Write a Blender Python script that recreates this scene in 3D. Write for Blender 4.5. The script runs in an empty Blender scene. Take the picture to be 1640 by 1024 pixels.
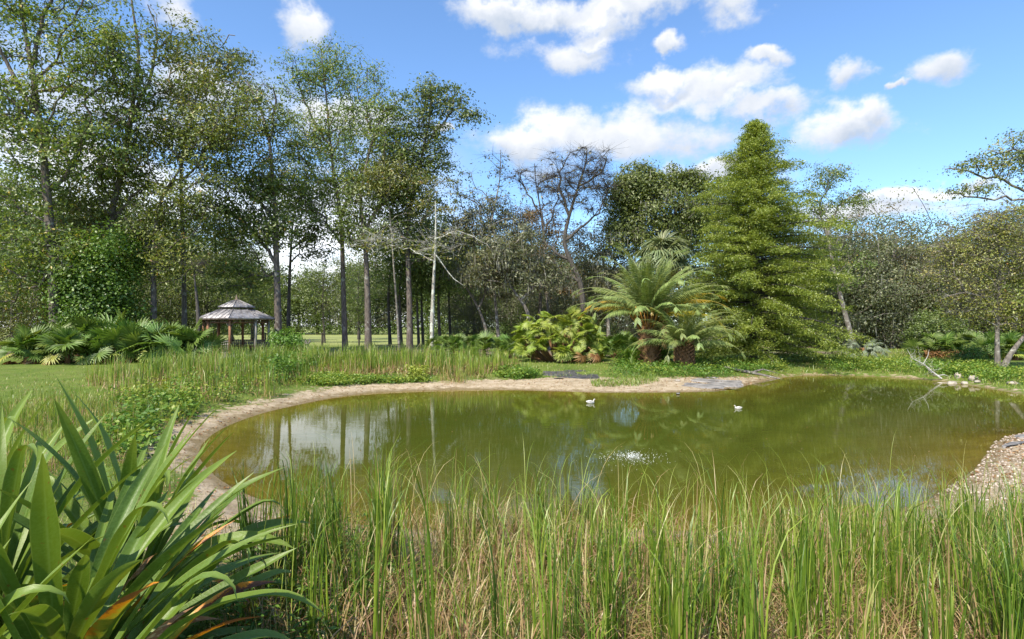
import bpy, math, random
import numpy as np
from mathutils import Vector, Matrix, Euler
rng = np.random.default_rng(7)
random.seed(7)
SC = bpy.context.scene
COL = SC.collection
PI = math.pi
H, F, HY = 2.1, 900.0, 522.0            # camera height over the water, focal length and horizon row (photo pixels)

# ------------------------------------------------------------------ camera, sky, sun, exposure
cam = bpy.data.objects.new('camera', bpy.data.cameras.new('camera'))
COL.objects.link(cam)
cam.location = (0, 0, H)
cam.rotation_euler = (PI / 2, 0, 0)
cam.data.sensor_width = 36
cam.data.lens = 36 * F / 1640
cam.data.shift_y = 10 / 1640
cam.data.clip_start = .05
cam.data.clip_end = 3000
SC.camera = cam

SUN_EL, SUN_AZ = math.radians(50), math.radians(213)    # azimuth from +Y towards +X: behind the camera, to its left
SKY_STRENGTH, SUN_STRENGTH, EXPOSURE = .145, 4.2, .82
sun_dir = Vector((math.sin(SUN_AZ) * math.cos(SUN_EL), math.cos(SUN_AZ) * math.cos(SUN_EL), math.sin(SUN_EL)))
sun = bpy.data.objects.new('sun', bpy.data.lights.new('sun', 'SUN'))
COL.objects.link(sun)
sun.rotation_euler = (-sun_dir).to_track_quat('-Z', 'Y').to_euler()
sun.data.energy = SUN_STRENGTH
sun.data.angle = math.radians(.8)
sun.data.color = (1, .92, .76)
SC.view_settings.view_transform = 'Standard'
SC.view_settings.look = 'None'
SC.view_settings.exposure = EXPOSURE
SC.view_settings.gamma = 1
SC.view_settings.use_curve_mapping = False
SC.render.engine = 'CYCLES'
SC.cycles.max_bounces = 7
SC.cycles.diffuse_bounces = 3
SC.cycles.glossy_bounces = 3
SC.cycles.transmission_bounces = 4
SC.cycles.transparent_max_bounces = 8
SC.cycles.use_denoising = True
SC.cycles.caustics_reflective = False
SC.cycles.caustics_refractive = False


class NT:
    """small wrapper that adds and links shader nodes"""
    def __init__(s, tree):
        s.t = tree
        s.n = tree.nodes
        s.l = tree.links

    def node(s, typ, **kw):
        n = s.n.new(typ)
        for k, v in kw.items():
            setattr(n, k, v)
        return n

    def put(s, sock, v):
        if v is None:
            return
        if isinstance(v, bpy.types.NodeSocket):
            s.l.new(v, sock)
        elif isinstance(v, (tuple, list)) and len(v) == 3 and sock.type == 'RGBA':
            sock.default_value = (*v, 1)
        else:
            sock.default_value = v

    def math(s, op, a, b=None, c=None, clamp=False):
        n = s.node('ShaderNodeMath', operation=op, use_clamp=clamp)
        s.put(n.inputs[0], a)
        s.put(n.inputs[1], b)
        s.put(n.inputs[2], c)
        return n.outputs[0]

    def vmath(s, op, a, b=None):
        n = s.node('ShaderNodeVectorMath', operation=op)
        s.put(n.inputs[0], a)
        s.put(n.inputs[1], b)
        return n.outputs['Value'] if op in ('LENGTH', 'DOT_PRODUCT') else n.outputs[0]

    def mix(s, f, a, b, blend='MIX'):
        n = s.node('ShaderNodeMix', data_type='RGBA', blend_type=blend)
        s.put(n.inputs[0], f)
        s.put(n.inputs[6], a)
        s.put(n.inputs[7], b)
        return n.outputs[2]

    def noise(s, vec, scale, detail=4, rough=.55, dist=0.0, out='Fac'):
        n = s.node('ShaderNodeTexNoise')
        s.put(n.inputs['Vector'], vec)
        n.inputs['Scale'].default_value = scale
        n.inputs['Detail'].default_value = detail
        n.inputs['Roughness'].default_value = rough
        n.inputs['Distortion'].default_value = dist
        return n.outputs[out]

    def ramp(s, f, stops, interp='LINEAR'):
        n = s.node('ShaderNodeValToRGB')
        n.color_ramp.interpolation = interp
        e = n.color_ramp.elements
        while len(e) < len(stops):
            e.new(.5)
        for q, (p, c) in zip(e, stops):
            q.position = p
            q.color = (*c, 1) if isinstance(c, tuple) else (c, c, c, 1)
        s.put(n.inputs[0], f)
        return n.outputs[0]

    def smooth(s, x, a, b):
        n = s.node('ShaderNodeMapRange', interpolation_type='SMOOTHSTEP')
        s.put(n.inputs[0], x)
        n.inputs[1].default_value = a
        n.inputs[2].default_value = b
        return n.outputs[0]

    def attr(s, name):
        return s.node('ShaderNodeAttribute', attribute_name=name).outputs['Fac']

    def mapping(s, vec, scale):
        n = s.node('ShaderNodeMapping')
        s.put(n.inputs[0], vec)
        n.inputs['Scale'].default_value = scale
        return n.outputs[0]

    def bump(s, h, strength, dist):
        n = s.node('ShaderNodeBump')
        n.inputs['Strength'].default_value = strength
        n.inputs['Distance'].default_value = dist
        s.put(n.inputs['Height'], h)
        return n.outputs[0]


world = bpy.data.worlds.new('World')
SC.world = world
world.use_nodes = True
W = NT(world.node_tree)
W.n.clear()
sky = W.node('ShaderNodeTexSky', sky_type='NISHITA', sun_disc=False)
sky.sun_elevation = SUN_EL
sky.sun_rotation = SUN_AZ
sky.altitude = 0
sky.air_density = 1.0
sky.dust_density = .3
sky.ozone_density = 2.2
co = W.node('ShaderNodeTexCoord').outputs['Generated']
sep = W.node('ShaderNodeSeparateXYZ')
W.put(sep.inputs[0], co)
az = W.math('ARCTAN2', sep.outputs[0], sep.outputs[1])
el = W.math('ARCSINE', sep.outputs[2])
cmb = W.node('ShaderNodeCombineXYZ')
W.put(cmb.inputs[0], az)
W.put(cmb.inputs[1], el)
ae = cmb.outputs[0]
# clouds live on the sky sphere: each one is an azimuth/elevation ellipse broken up by noise
warp = W.vmath('SUBTRACT', W.noise(co, 9, 5, .6, out='Color'), (.5, .5, .5))
wsc = W.node('ShaderNodeVectorMath', operation='SCALE')
W.put(wsc.inputs[0], warp)
wsc.inputs['Scale'].default_value = .11
aw = W.vmath('ADD', ae, wsc.outputs[0])
CLOUDS = [  # px, py, rx, ry in photo pixels
    (1000, 12, 230, 34), (800, 30, 90, 30), (1180, 20, 60, 36), (915, 82, 105, 34), (960, 48, 60, 30),
    (985, 222, 215, 52), (850, 225, 70, 34), (1120, 150, 120, 42), (1210, 178, 80, 28), (1060, 135, 60, 26),
    (1362, 108, 44, 34), (1500, 104, 62, 36), (1236, 100, 30, 18), (1445, 134, 18, 10), (1350, 205, 90, 42), (1400, 190, 50, 34),
    (1070, 72, 26, 16), (495, 30, 46, 40), (270, 20, 60, 42), (1480, 300, 160, 16), (1400, 330, 230, 26),
    (1150, 275, 120, 20), (700, 215, 20, 10), (560, 190, 110, 46), (300, 140, 110, 46), (110, 250, 150, 60), (400, 140, 60, 20)]
mask = None
low = None
for (px, py, rx, ry) in CLOUDS:
    a0 = math.atan((px - 820) / F)
    ca = math.cos(a0)
    e0 = math.atan((HY - py) / F * ca)
    sx = rx * ca * ca / F
    sy = ry * ca * math.cos(e0) ** 2 / F
    d = W.vmath('DIVIDE', W.vmath('SUBTRACT', aw, (a0, e0, 0)), (sx * 1.18, sy * 1.18, 1))
    dd = W.node('ShaderNodeSeparateXYZ')
    W.put(dd.inputs[0], d)
    v = W.math('SUBTRACT', 1, W.math('SQRT', W.math('ADD', W.math('MULTIPLY', dd.outputs[0], dd.outputs[0]), W.math('MULTIPLY', dd.outputs[1], dd.outputs[1]))))
    lo = W.math('MULTIPLY', dd.outputs[1], W.smooth(v, -.1, .3))     # height inside the cloud: flat grey base, bright top
    mask = v if mask is None else W.math('MAXIMUM', mask, v)
    low = lo if low is None else W.math('ADD', low, lo)
bank = W.math('MULTIPLY', W.smooth(el, .27, .16), W.smooth(az, .0, -.22))      # low cloud bank behind the woods in the west
band = W.math('MULTIPLY', W.smooth(W.math('ABSOLUTE', W.math('SUBTRACT', el, .24)), .20, .02), W.smooth(az, -.02, -.3))
back = W.smooth(sep.outputs[1], .25, -.2)
streak = W.noise(W.mapping(co, (1.6, 1.6, 5)), 2.2, 6, .6)
band = W.math('MAXIMUM', W.math('MULTIPLY', band, W.smooth(streak, .42, .60)), W.math('MULTIPLY', bank, W.smooth(streak, .25, .45)))
backc = W.math('MULTIPLY', back, W.smooth(streak, .50, .62))
fb = W.noise(W.mapping(co, (1, 1, 1.5)), 11, 8, .62)
body = W.smooth(W.math('ADD', mask, W.math('MULTIPLY', W.math('SUBTRACT', fb, .5), 1.9)), .04, .74)
cov = W.math('MAXIMUM', body, W.math('MAXIMUM', W.math('MULTIPLY', band, .9), W.math('MULTIPLY', backc, .85)))
fine = W.noise(co, 22, 6, .6)
shade = W.math('ADD', W.math('MULTIPLY', low, .42), W.math('ADD', W.math('MULTIPLY', fine, .5), .28), clamp=True)
ccol = W.ramp(shade, [(.15, (2.3, 2.65, 3.2)), (.5, (3.3, 3.5, 3.85)), (.85, (4.5, 4.5, 4.5))])
skyc = W.mix(1, sky.outputs[0], (.76, .92, 1.06), 'MULTIPLY')
ccol = W.mix(W.math('MULTIPLY', bank, .8), ccol, (7.0, 7.1, 7.3))
W.l.new(W.mix(cov, skyc, ccol), (bg := W.node('ShaderNodeBackground')).inputs[0])
bg.inputs[1].default_value = SKY_STRENGTH
W.l.new(bg.outputs[0], W.node('ShaderNodeOutputWorld').inputs[0])


# ------------------------------------------------------------------ places
def at(px, py, D):
    return np.array([(px - 820) / F * D, D, H - (py - HY) / F * D])


def gpt(px, py, z=.33):
    D = (H - z) * F / (py - HY)
    return ((px - 820) / F * D, D)


SHORE_PX = [(318, 722), (335, 700), (370, 680), (420, 662), (480, 648), (540, 636), (600, 629), (700, 625), (800, 624.5),
            (900, 627), (960, 629), (1050, 629), (1130, 627), (1180, 621), (1215, 613), (1245, 606), (1300, 601.5), (1400, 603),
            (1500, 610), (1640, 632), (1760, 655), (1800, 680), (1730, 698), (1640, 694), (1596, 706), (1580, 728), (1560, 752),
            (1520, 780), (1470, 806), (1390, 826), (1290, 842), (1150, 850), (1000, 850), (860, 852), (700, 850), (560, 838),
            (460, 815), (380, 785), (335, 755)]
SH = np.array([gpt(a, b, 0) for a, b in SHORE_PX])


def catmull(P, n, closed=True):
    out = []
    m = len(P)
    for i in range(m if closed else m - 1):
        p0, p1, p2, p3 = (P[(i - 1) % m], P[i], P[(i + 1) % m], P[(i + 2) % m]) if closed else (P[max(i - 1, 0)], P[i], P[i + 1], P[min(i + 2, m - 1)])
        for k in range(n):
            t = k / n
            out.append(.5 * (2 * p1 + (p2 - p0) * t + (2 * p0 - 5 * p1 + 4 * p2 - p3) * t * t + (3 * p1 - p0 - 3 * p2 + p3) * t ** 3))
    if not closed:
        out.append(P[-1])
    return np.array(out)


SH = catmull(SH, 4)


def inside(x, y, poly):
    x = np.asarray(x, float)
    y = np.asarray(y, float)
    r = np.zeros(x.shape, bool)
    n = len(poly)
    for i in range(n):
        x0, y0 = poly[i]
        x1, y1 = poly[(i + 1) % n]
        if y0 == y1:
            continue
        c = ((y0 > y) != (y1 > y)) & (x < (x1 - x0) * (y - y0) / (y1 - y0) + x0)
        r ^= c
    return r


def sdist(x, y):
    x = np.asarray(x, float)
    y = np.asarray(y, float)
    best = np.full(x.shape, 1e9)
    n = len(SH)
    for i in range(n):
        a = SH[i]
        b = SH[(i + 1) % n]
        d = b - a
        t = np.clip(((x - a[0]) * d[0] + (y - a[1]) * d[1]) / (d @ d), 0, 1)
        best = np.minimum(best, (x - a[0] - t * d[0]) ** 2 + (y - a[1] - t * d[1]) ** 2)
    return np.sqrt(best) * np.where(inside(x, y, SH), -1, 1)


def lump(x, y, s, seed=0):
    r = np.random.default_rng(seed)
    v = 0
    for k in range(6):
        a = r.uniform(0, 2 * PI)
        f = s * (1.6 ** (k % 4)) * r.uniform(.7, 1.3)
        v = v + np.sin((x * math.cos(a) + y * math.sin(a)) * f + r.uniform(0, 6)) / (1 + (k % 4))
    return v / 3


def sandw(x, y):
    w = .22 + .75 * np.exp(-((x + 5.5) ** 2 / 14 + (y - 12) ** 2 / 40))             # west strip
    w = w + .6 * np.exp(-((x + 4) ** 2 / 20 + (y - 18) ** 2 / 5))
    w = w + 3.0 * np.exp(-((x - 3.6) ** 2 / 22 + (y - 19.5) ** 2 / 12))               # middle beach
    w = w + 3.4 * np.exp(-((x - 9.3) ** 2 / 7 + (y - 9.2) ** 2 / 7))                 # gravel corner
    w = w + 1.6 * np.exp(-((y - 5) ** 2 / 3)) * np.clip((x + 4.2) / 1.2, 0, 1)
    return w


def gz(x, y):
    x = np.asarray(x, float)
    y = np.asarray(y, float)
    d = sdist(x, y)
    s = 1.3 + 2.0 * np.exp(-((x - 3.6) ** 2 / 14 + (y - 19.5) ** 2 / 10)) + 1.5 * np.exp(-((x - 9.3) ** 2 / 7 + (y - 9.2) ** 2 / 7))
    up = .33 * (1 - np.exp(-np.maximum(d, 0) / s))
    dn = -.75 * (1 - np.exp(np.minimum(d, 0) / 3.2))
    k = np.clip(np.abs(d) / 1.5, 0, 1)
    return np.where(d > 0, up, dn) + k * (.025 * lump(x, y, 1.3, 1) + .012 * lump(x, y, 4, 2)) + .006 * lump(x, y, 3, 3)


# ------------------------------------------------------------------ object helpers
def tag(o, label=None, cat=None, group=None, kind=None):
    for k, v in (('label', label), ('category', cat), ('group', group), ('kind', kind)):
        if v:
            o[k] = v
    return o


def empty(name, loc, label=None, cat=None, group=None):
    o = bpy.data.objects.new(name, None)
    COL.objects.link(o)
    o.location = loc
    return tag(o, label, cat, group)


def link(name, me, parent=None, loc=None):
    o = bpy.data.objects.new(name, me)
    COL.objects.link(o)
    if parent:
        o.parent = parent
    if loc is not None:
        o.location = loc
    return o


def copy_thing(o, parent=None):
    c = o.copy()
    COL.objects.link(c)
    c.parent = parent
    for ch in list(o.children):
        copy_thing(ch, c)
    return c


def mesh_np(name, V, faces, mat=None, smooth=False, **attrs):
    """faces: list of int arrays (n,3) or (n,4); attrs: per-vertex or per-face floats"""
    me = bpy.data.meshes.new(name)
    V = np.asarray(V, np.float32)
    me.vertices.add(len(V))
    me.vertices.foreach_set('co', V.ravel())
    fs = [np.asarray(f, np.int32) for f in faces if len(f)]
    idx = np.concatenate([f.ravel() for f in fs])
    tot = np.concatenate([np.full(len(f), f.shape[1], np.int32) for f in fs])
    st = np.concatenate([[0], np.cumsum(tot)[:-1]]).astype(np.int32)
    me.loops.add(len(idx))
    me.loops.foreach_set('vertex_index', idx)
    me.polygons.add(len(tot))
    me.polygons.foreach_set('loop_start', st)
    me.polygons.foreach_set('loop_total', tot)
    if smooth:
        me.polygons.foreach_set('use_smooth', np.ones(len(tot), bool))
    for k, a in attrs.items():
        a = np.asarray(a, np.float32)
        at_ = me.attributes.new(k, 'FLOAT', 'POINT' if len(a) == len(V) else 'FACE')
        at_.data.foreach_set('value', a)
    if mat:
        me.materials.append(mat)
    me.update(calc_edges=True)
    return me


class Soup:
    """collects boxes, bars, tubes and quads that end up as ONE mesh"""
    def __init__(s):
        s.v, s.f3, s.f4, s.n = [], [], [], 0

    def add(s, V, f3=(), f4=()):
        V = np.asarray(V, float)
        if len(f3):
            s.f3.append(np.asarray(f3) + s.n)
        if len(f4):
            s.f4.append(np.asarray(f4) + s.n)
        s.v.append(V)
        s.n += len(V)

    def bar(s, a, b, w, h=None, up=(0, 0, 1)):
        a = Vector(a)
        b = Vector(b)
        h = h or w
        d = (b - a).normalized()
        u = Vector(up)
        if abs(d.dot(u)) > .95:
            u = Vector((0, 1, 0)) if abs(d.y) < .9 else Vector((1, 0, 0))
        r = d.cross(u).normalized()
        u = r.cross(d).normalized()
        V = [p + r * (w / 2) * i + u * (h / 2) * j for p in (a, b) for i, j in ((-1, -1), (1, -1), (1, 1), (-1, 1))]
        s.add([tuple(v) for v in V], f4=[(3, 2, 1, 0), (4, 5, 6, 7), (0, 1, 5, 4), (1, 2, 6, 5), (2, 3, 7, 6), (3, 0, 4, 7)])

    def box(s, c, size):
        c = np.array(c, float)
        q = np.array(size, float) / 2
        s.bar(c - [0, 0, q[2]], c + [0, 0, q[2]], size[0], size[1], up=(0, 1, 0))

    def tube(s, P, R, n=6, tri=False):
        P = np.asarray(P, float)
        R = np.asarray(R, float) * np.ones(len(P))
        T = np.gradient(P, axis=0)
        T /= np.linalg.norm(T, axis=1)[:, None] + 1e-9
        u = np.array([1., 0, 0]) if abs(T[0][0]) < .8 else np.array([0, 1., 0])
        U = np.zeros_like(P)
        for i in range(len(P)):
            u = u - T[i] * (u @ T[i])
            u /= np.linalg.norm(u) + 1e-9
            U[i] = u
        B = np.cross(T, U)
        a = np.arange(n) * 2 * PI / n
        V = P[:, None] + R[:, None, None] * (np.cos(a)[None, :, None] * U[:, None] + np.sin(a)[None, :, None] * B[:, None])
        m = len(P)
        i, j = np.meshgrid(np.arange(m - 1), np.arange(n), indexing='ij')
        q = np.stack([i * n + j, i * n + (j + 1) % n, (i + 1) * n + (j + 1) % n, (i + 1) * n + j], -1).reshape(-1, 4)
        s.add(V.reshape(-1, 3), f4=q)

    def mesh(s, name, mat, smooth=False, **kw):
        f = []
        if s.f3:
            f.append(np.concatenate(s.f3))
        if s.f4:
            f.append(np.concatenate(s.f4))
        return mesh_np(name, np.concatenate(s.v), f, mat, smooth, **kw)


# ------------------------------------------------------------------ materials
def new_mat(name):
    m = bpy.data.materials.new(name)
    m.use_nodes = True
    t = NT(m.node_tree)
    t.n.clear()
    out = t.node('ShaderNodeOutputMaterial')
    return m, t, out


def principled(t, out, col, rough=.7, normal=None, spec=.5, metal=0):
    p = t.node('ShaderNodeBsdfPrincipled')
    t.put(p.inputs['Base Color'], col)
    t.put(p.inputs['Roughness'], rough)
    t.put(p.inputs['Specular IOR Level'], spec)
    t.put(p.inputs['Metallic'], metal)
    t.put(p.inputs['Normal'], normal)
    t.l.new(p.outputs[0], out.inputs[0])
    return p


def leaf_mat(name, stops, trans=.35, gloss=.05, rough=.45, vary=.25):
    """leaf colour comes from the per-leaf attribute tint; part of the light passes through"""
    m, t, out = new_mat(name)
    c = t.ramp(t.attr('tint'), stops)
    if vary:
        oi = t.node('ShaderNodeObjectInfo').outputs['Random']
        hs = t.node('ShaderNodeHueSaturation')
        t.put(hs.inputs['Hue'], t.math('ADD', .5 - vary * .06, t.math('MULTIPLY', oi, vary * .12)))
        t.put(hs.inputs['Value'], t.math('ADD', 1 - vary * .6, t.math('MULTIPLY', oi, vary * 1.2)))
        t.put(hs.inputs['Color'], c)
        c = hs.outputs[0]
    d = t.node('ShaderNodeBsdfDiffuse')
    t.put(d.inputs[0], c)
    tr = t.node('ShaderNodeBsdfTranslucent')
    t.put(tr.inputs[0], t.mix(1, c, (1.15, 1.1, .6), 'MULTIPLY'))
    mx = t.node('ShaderNodeMixShader')
    mx.inputs[0].default_value = trans
    t.l.new(d.outputs[0], mx.inputs[1])
    t.l.new(tr.outputs[0], mx.inputs[2])
    g = t.node('ShaderNodeBsdfGlossy')
    g.inputs['Roughness'].default_value = rough
    m2 = t.node('ShaderNodeMixShader')
    m2.inputs[0].default_value = gloss
    t.l.new(mx.outputs[0], m2.inputs[1])
    t.l.new(g.outputs[0], m2.inputs[2])
    t.l.new(m2.outputs[0], out.inputs[0])
    return m


def bark_mat(name, c0, c1, scale=6, lichen=None, lich=.5):
    m, t, out = new_mat(name)
    co = t.node('ShaderNodeTexCoord').outputs['Object']
    mp = t.mapping(co, (1, 1, .22))
    n = t.noise(mp, scale * 2.2, 6, .65)
    c = t.ramp(n, [(.32, c0), (.62, c1)])
    if lichen:
        c = t.mix(t.smooth(t.noise(co, 3.2, 5, .6), lich, lich + .12), c, lichen)
    principled(t, out, c, .9, t.bump(n, .9, .04), .2)
    return m


M = {}
M['bark'] = bark_mat('brown_grey_bark', (.05, .04, .036), (.19, .16, .14), 6, (.28, .28, .25), .56)
M['dark_bark'] = bark_mat('dark_bark', (.035, .031, .028), (.125, .112, .10), 6)
M['pale_bark'] = bark_mat('pale_lichen_bark', (.16, .14, .12), (.42, .39, .35), 5, (.55, .56, .50), .46)
M['grey_bark'] = bark_mat('grey_bark', (.075, .065, .058), (.23, .205, .18), 6, (.42, .42, .37), .54)
M['silver_twig'] = bark_mat('silver_twig', (.38, .37, .34), (.62, .60, .55), 8)
M['palm_bark'] = bark_mat('palm_boot_bark', (.07, .04, .022), (.25, .14, .07), 4)
M['oak'] = leaf_mat('oak_leaf', [(0, (.080, .120, .024)), (.5, (.165, .23, .042)), (.85, (.28, .32, .065)), (1, (.50, .34, .06))], .48)
M['deep'] = leaf_mat('dark_green_leaf', [(0, (.070, .105, .024)), (.5, (.140, .195, .040)), (1, (.25, .31, .065))], .45)
M['lime'] = leaf_mat('yellow_green_leaf', [(0, (0.098, 0.138, 0.023)), (.5, (0.190, 0.236, 0.037)), (.9, (0.310, 0.299, 0.057)), (1, (0.391, 0.230, 0.046))])
M['grey'] = leaf_mat('grey_green_leaf', [(0, (0.078, 0.096, 0.046)), (.5, (0.159, 0.181, 0.083)), (.9, (0.272, 0.280, 0.136)), (1, (0.379, 0.302, 0.167))], .42)
M['olive'] = leaf_mat('olive_brown_leaf', [(0, (0.089, 0.083, 0.037)), (.5, (0.179, 0.168, 0.072)), (.9, (0.286, 0.250, 0.100)), (1, (0.372, 0.229, 0.086))], .42)
M['moss'] = leaf_mat('hanging_moss', [(0, (.14, .14, .11)), (1, (.30, .29, .24))], .2)
M['rust'] = leaf_mat('rusty_leaf', [(0, (0.120, 0.084, 0.024)), (.5, (0.240, 0.168, 0.042)), (1, (0.396, 0.204, 0.048))])
M['cypress'] = leaf_mat('cypress_needle_spray', [(0, (.11, .165, .022)), (.5, (.235, .315, .044)), (1, (.40, .46, .09))], .42)
M['vine'] = leaf_mat('vine_leaf', [(0, (0.050, 0.112, 0.015)), (.5, (0.106, 0.225, 0.022)), (1, (0.213, 0.362, 0.050))])
M['sallow'] = leaf_mat('sallow_yellow_leaf', [(0, (.13, .16, .03)), (.5, (.25, .30, .055)), (.9, (.42, .42, .10)), (1, (.38, .22, .06))], .42)
M['reed'] = leaf_mat('reed_blade', [(0, (.06, .125, .014)), (.45, (.15, .25, .022)), (.7, (.29, .37, .045)), (.8, (.46, .44, .17)), (.86, (.48, .35, .17)), (1, (.36, .20, .11))], .35, .05, .45, 0)
M['weed'] = leaf_mat('weed_leaf', [(0, (.045, .115, .014)), (.6, (.13, .25, .03)), (1, (.32, .37, .05))], .35, .04, .5, 0)
M['palmetto'] = leaf_mat('palmetto_frond', [(0, (.07, .125, .022)), (.5, (.135, .225, .035)), (1, (.29, .38, .09))], .3, .05, .5, .3)
M['bright_palm'] = leaf_mat('bright_palm_frond', [(0, (.17, .23, .03)), (.5, (.32, .41, .055)), (1, (.54, .56, .15))], .38, .05, .5, .3)
M['date'] = leaf_mat('date_palm_leaflet', [(0, (.12, .17, .05)), (.5, (.24, .31, .09)), (1, (.42, .46, .17))], .3, .05, .5, .3)
M['cabbage'] = leaf_mat('grey_palm_frond', [(0, (.12, .16, .075)), (.5, (.22, .27, .12)), (1, (.38, .40, .21))], .3, .05, .5, .3)
M['silver'] = leaf_mat('silver_palm_leaflet', [(0, (.13, .17, .11)), (.5, (.24, .29, .20)), (1, (.40, .43, .32))], .25, .05, .5, .2)
M['yellow'] = leaf_mat('yellowing_frond', [(0, (.35, .22, .02)), (.5, (.55, .40, .04)), (1, (.60, .50, .12))], .3, .05, .4, .3)
M['dead'] = leaf_mat('dead_frond', [(0, (.16, .08, .035)), (.5, (.34, .18, .07)), (1, (.45, .30, .16))], .2, .03, .5, .3)


def stalk_mat():
    m, t, out = new_mat('green_stalk')
    principled(t, out, (.16, .21, .05), .5)
    return m


M['stalk'] = stalk_mat()


# ------------------------------------------------------------------ leaves, blades, twigs
def unit(a):
    return a / (np.linalg.norm(a, axis=-1, keepdims=True) + 1e-9)


def leaf_cloud(P, size, asp=.5, up=.55, droop=.0, fold=.12, r=rng, face=None):
    """one folded kite per position; returns V, tri faces"""
    n = len(P)
    s = size * r.uniform(.6, 1.25, n)[:, None]
    N = unit(r.normal(size=(n, 3)) * (.6 if face is not None else 1) + np.array([0, 0, up * 2]) + (0 if face is None else face))
    A = r.normal(size=(n, 3)) + np.array([0, 0, -droop * 2])
    A = unit(A - N * (A * N).sum(1, keepdims=True))
    B = np.cross(N, A)
    b = P - A * s * .5
    tip = P + A * s * .5
    lf = P + B * s * asp * .5 + N * s * fold
    rt = P - B * s * asp * .5 + N * s * fold
    V = np.stack([b, rt, tip, lf], 1).reshape(-1, 3)
    k = np.arange(n)[:, None] * 4
    return V, np.concatenate([k + [0, 1, 2], k + [0, 2, 3]])


def sticks(A, B, r0, r1):
    """thin three-sided tapered twigs from A to B"""
    n = len(A)
    T = unit(B - A)
    U = unit(np.cross(T, [.3, .5, .8]))
    Wv = np.cross(T, U)
    V = []
    for P, rr in ((A, r0), (B, r1)):
        rr = np.broadcast_to(rr, (n,))[:, None]
        for a in (0, 2 * PI / 3, 4 * PI / 3):
            V.append(P + rr * (math.cos(a) * U + math.sin(a) * Wv))
    V = np.stack(V, 1).reshape(-1, 3)
    k = np.arange(n)[:, None] * 6
    q = np.concatenate([k + [0, 1, 4, 3], k + [1, 2, 5, 4], k + [2, 0, 3, 5]])
    return V, q


def blades(P, length, width, lean, curl, power, azim, segs=5, twist=None, r=rng):
    """grass blades: strips whose angle from the vertical grows as lean + curl*t^power"""
    n = len(P)
    t = np.linspace(0, 1, segs + 1)
    tm = (t[1:] + t[:-1]) / 2
    th = lean[:, None] + curl[:, None] * tm[None] ** np.broadcast_to(power, (n,))[:, None]
    st = length[:, None] / segs
    hx = np.concatenate([np.zeros((n, 1)), np.cumsum(np.sin(th) * st, 1)], 1)
    hz = np.concatenate([np.zeros((n, 1)), np.cumsum(np.cos(th) * st, 1)], 1)
    dx, dy = np.cos(azim)[:, None], np.sin(azim)[:, None]
    C = np.stack([P[:, 0:1] + hx * dx, P[:, 1:2] + hx * dy, P[:, 2:3] + hz], -1)
    tw = azim + PI / 2 + (r.normal(0, .5, n) if twist is None else twist)
    S = np.stack([np.cos(tw), np.sin(tw), np.zeros(n)], -1)[:, None]
    w = (width[:, None] * np.clip(1 - t[None] ** 3, .04, 1) * np.clip(.55 + t[None] * 1.5, 0, 1) / 2)[..., None]
    V = np.stack([C - S * w, C + S * w], 2).reshape(-1, 3)
    k = (np.arange(n)[:, None] * (segs + 1) + np.arange(segs)[None]).reshape(-1, 1) * 2
    return V, k + np.array([0, 1, 3, 2])


def ground_pts(x, y, dz=0.0):
    return np.stack([x, y, gz(x, y) + dz], 1)


def scatter(poly_px, n, water_ok=False, z=.33, dmin=.0):
    poly = np.array([gpt(a, b, z) for a, b in poly_px])
    lo, hi = poly.min(0), poly.max(0)
    out = np.zeros((0, 2))
    for _ in range(60):
        p = rng.uniform(lo, hi, (n * 3, 2))
        p = p[inside(p[:, 0], p[:, 1], poly)]
        if not water_ok:
            p = p[sdist(p[:, 0], p[:, 1]) > np.maximum(dmin, (sandw(p[:, 0], p[:, 1]) - .15) * (dmin > 0))]
        out = np.concatenate([out, p])
        if len(out) >= n:
            break
    return out[:n]


# ------------------------------------------------------------------ the ground
def axis(lo, hi, a, b, fine, growth=1.09):
    m = list(np.arange(a, b + 1e-6, fine))
    s, x = fine, a
    left = []
    while x > lo:
        s *= growth
        x -= s
        left.append(x)
    s, x = fine, m[-1]
    right = []
    while x < hi:
        s *= growth
        x += s
        right.append(x)
    return np.array(left[::-1] + m + right)


gx = axis(-420, 420, -20, 26, .26)
gy = axis(-40, 700, 2, 27, .2)
X, Y = np.meshgrid(gx, gy)
Z = gz(X.ravel(), Y.ravel())
dS = sdist(X.ravel(), Y.ravel())
nx, ny = len(gx), len(gy)
i, j = np.meshgrid(np.arange(ny - 1), np.arange(nx - 1), indexing='ij')
Q = np.stack([i * nx + j, i * nx + j + 1, (i + 1) * nx + j + 1, (i + 1) * nx + j], -1).reshape(-1, 4)


def litter(x, y):
    """how much leaf litter lies at a spot: the belt under the trees, not the open lawn or the hayfield"""
    a = np.exp(-((y - 38 - .0 * x) / 6.5) ** 4) * (x < 6) * (x > -30) * 1.0
    b = np.exp(-(((x - 22) / 8) ** 2 + ((y - 37) / 3) ** 2)) * .9
    c = (y > 44) * np.clip((x - 5) / 4, 0, 1) * .9
    d = (x < -26) * (y > 33) * (y < 60) * .9
    e = np.exp(-(((x - 10) / 3.2) ** 2 + ((y - 27) / 3.0) ** 2)) * .7
    return np.clip(a + b + c + d + e, 0, 1)


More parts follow.
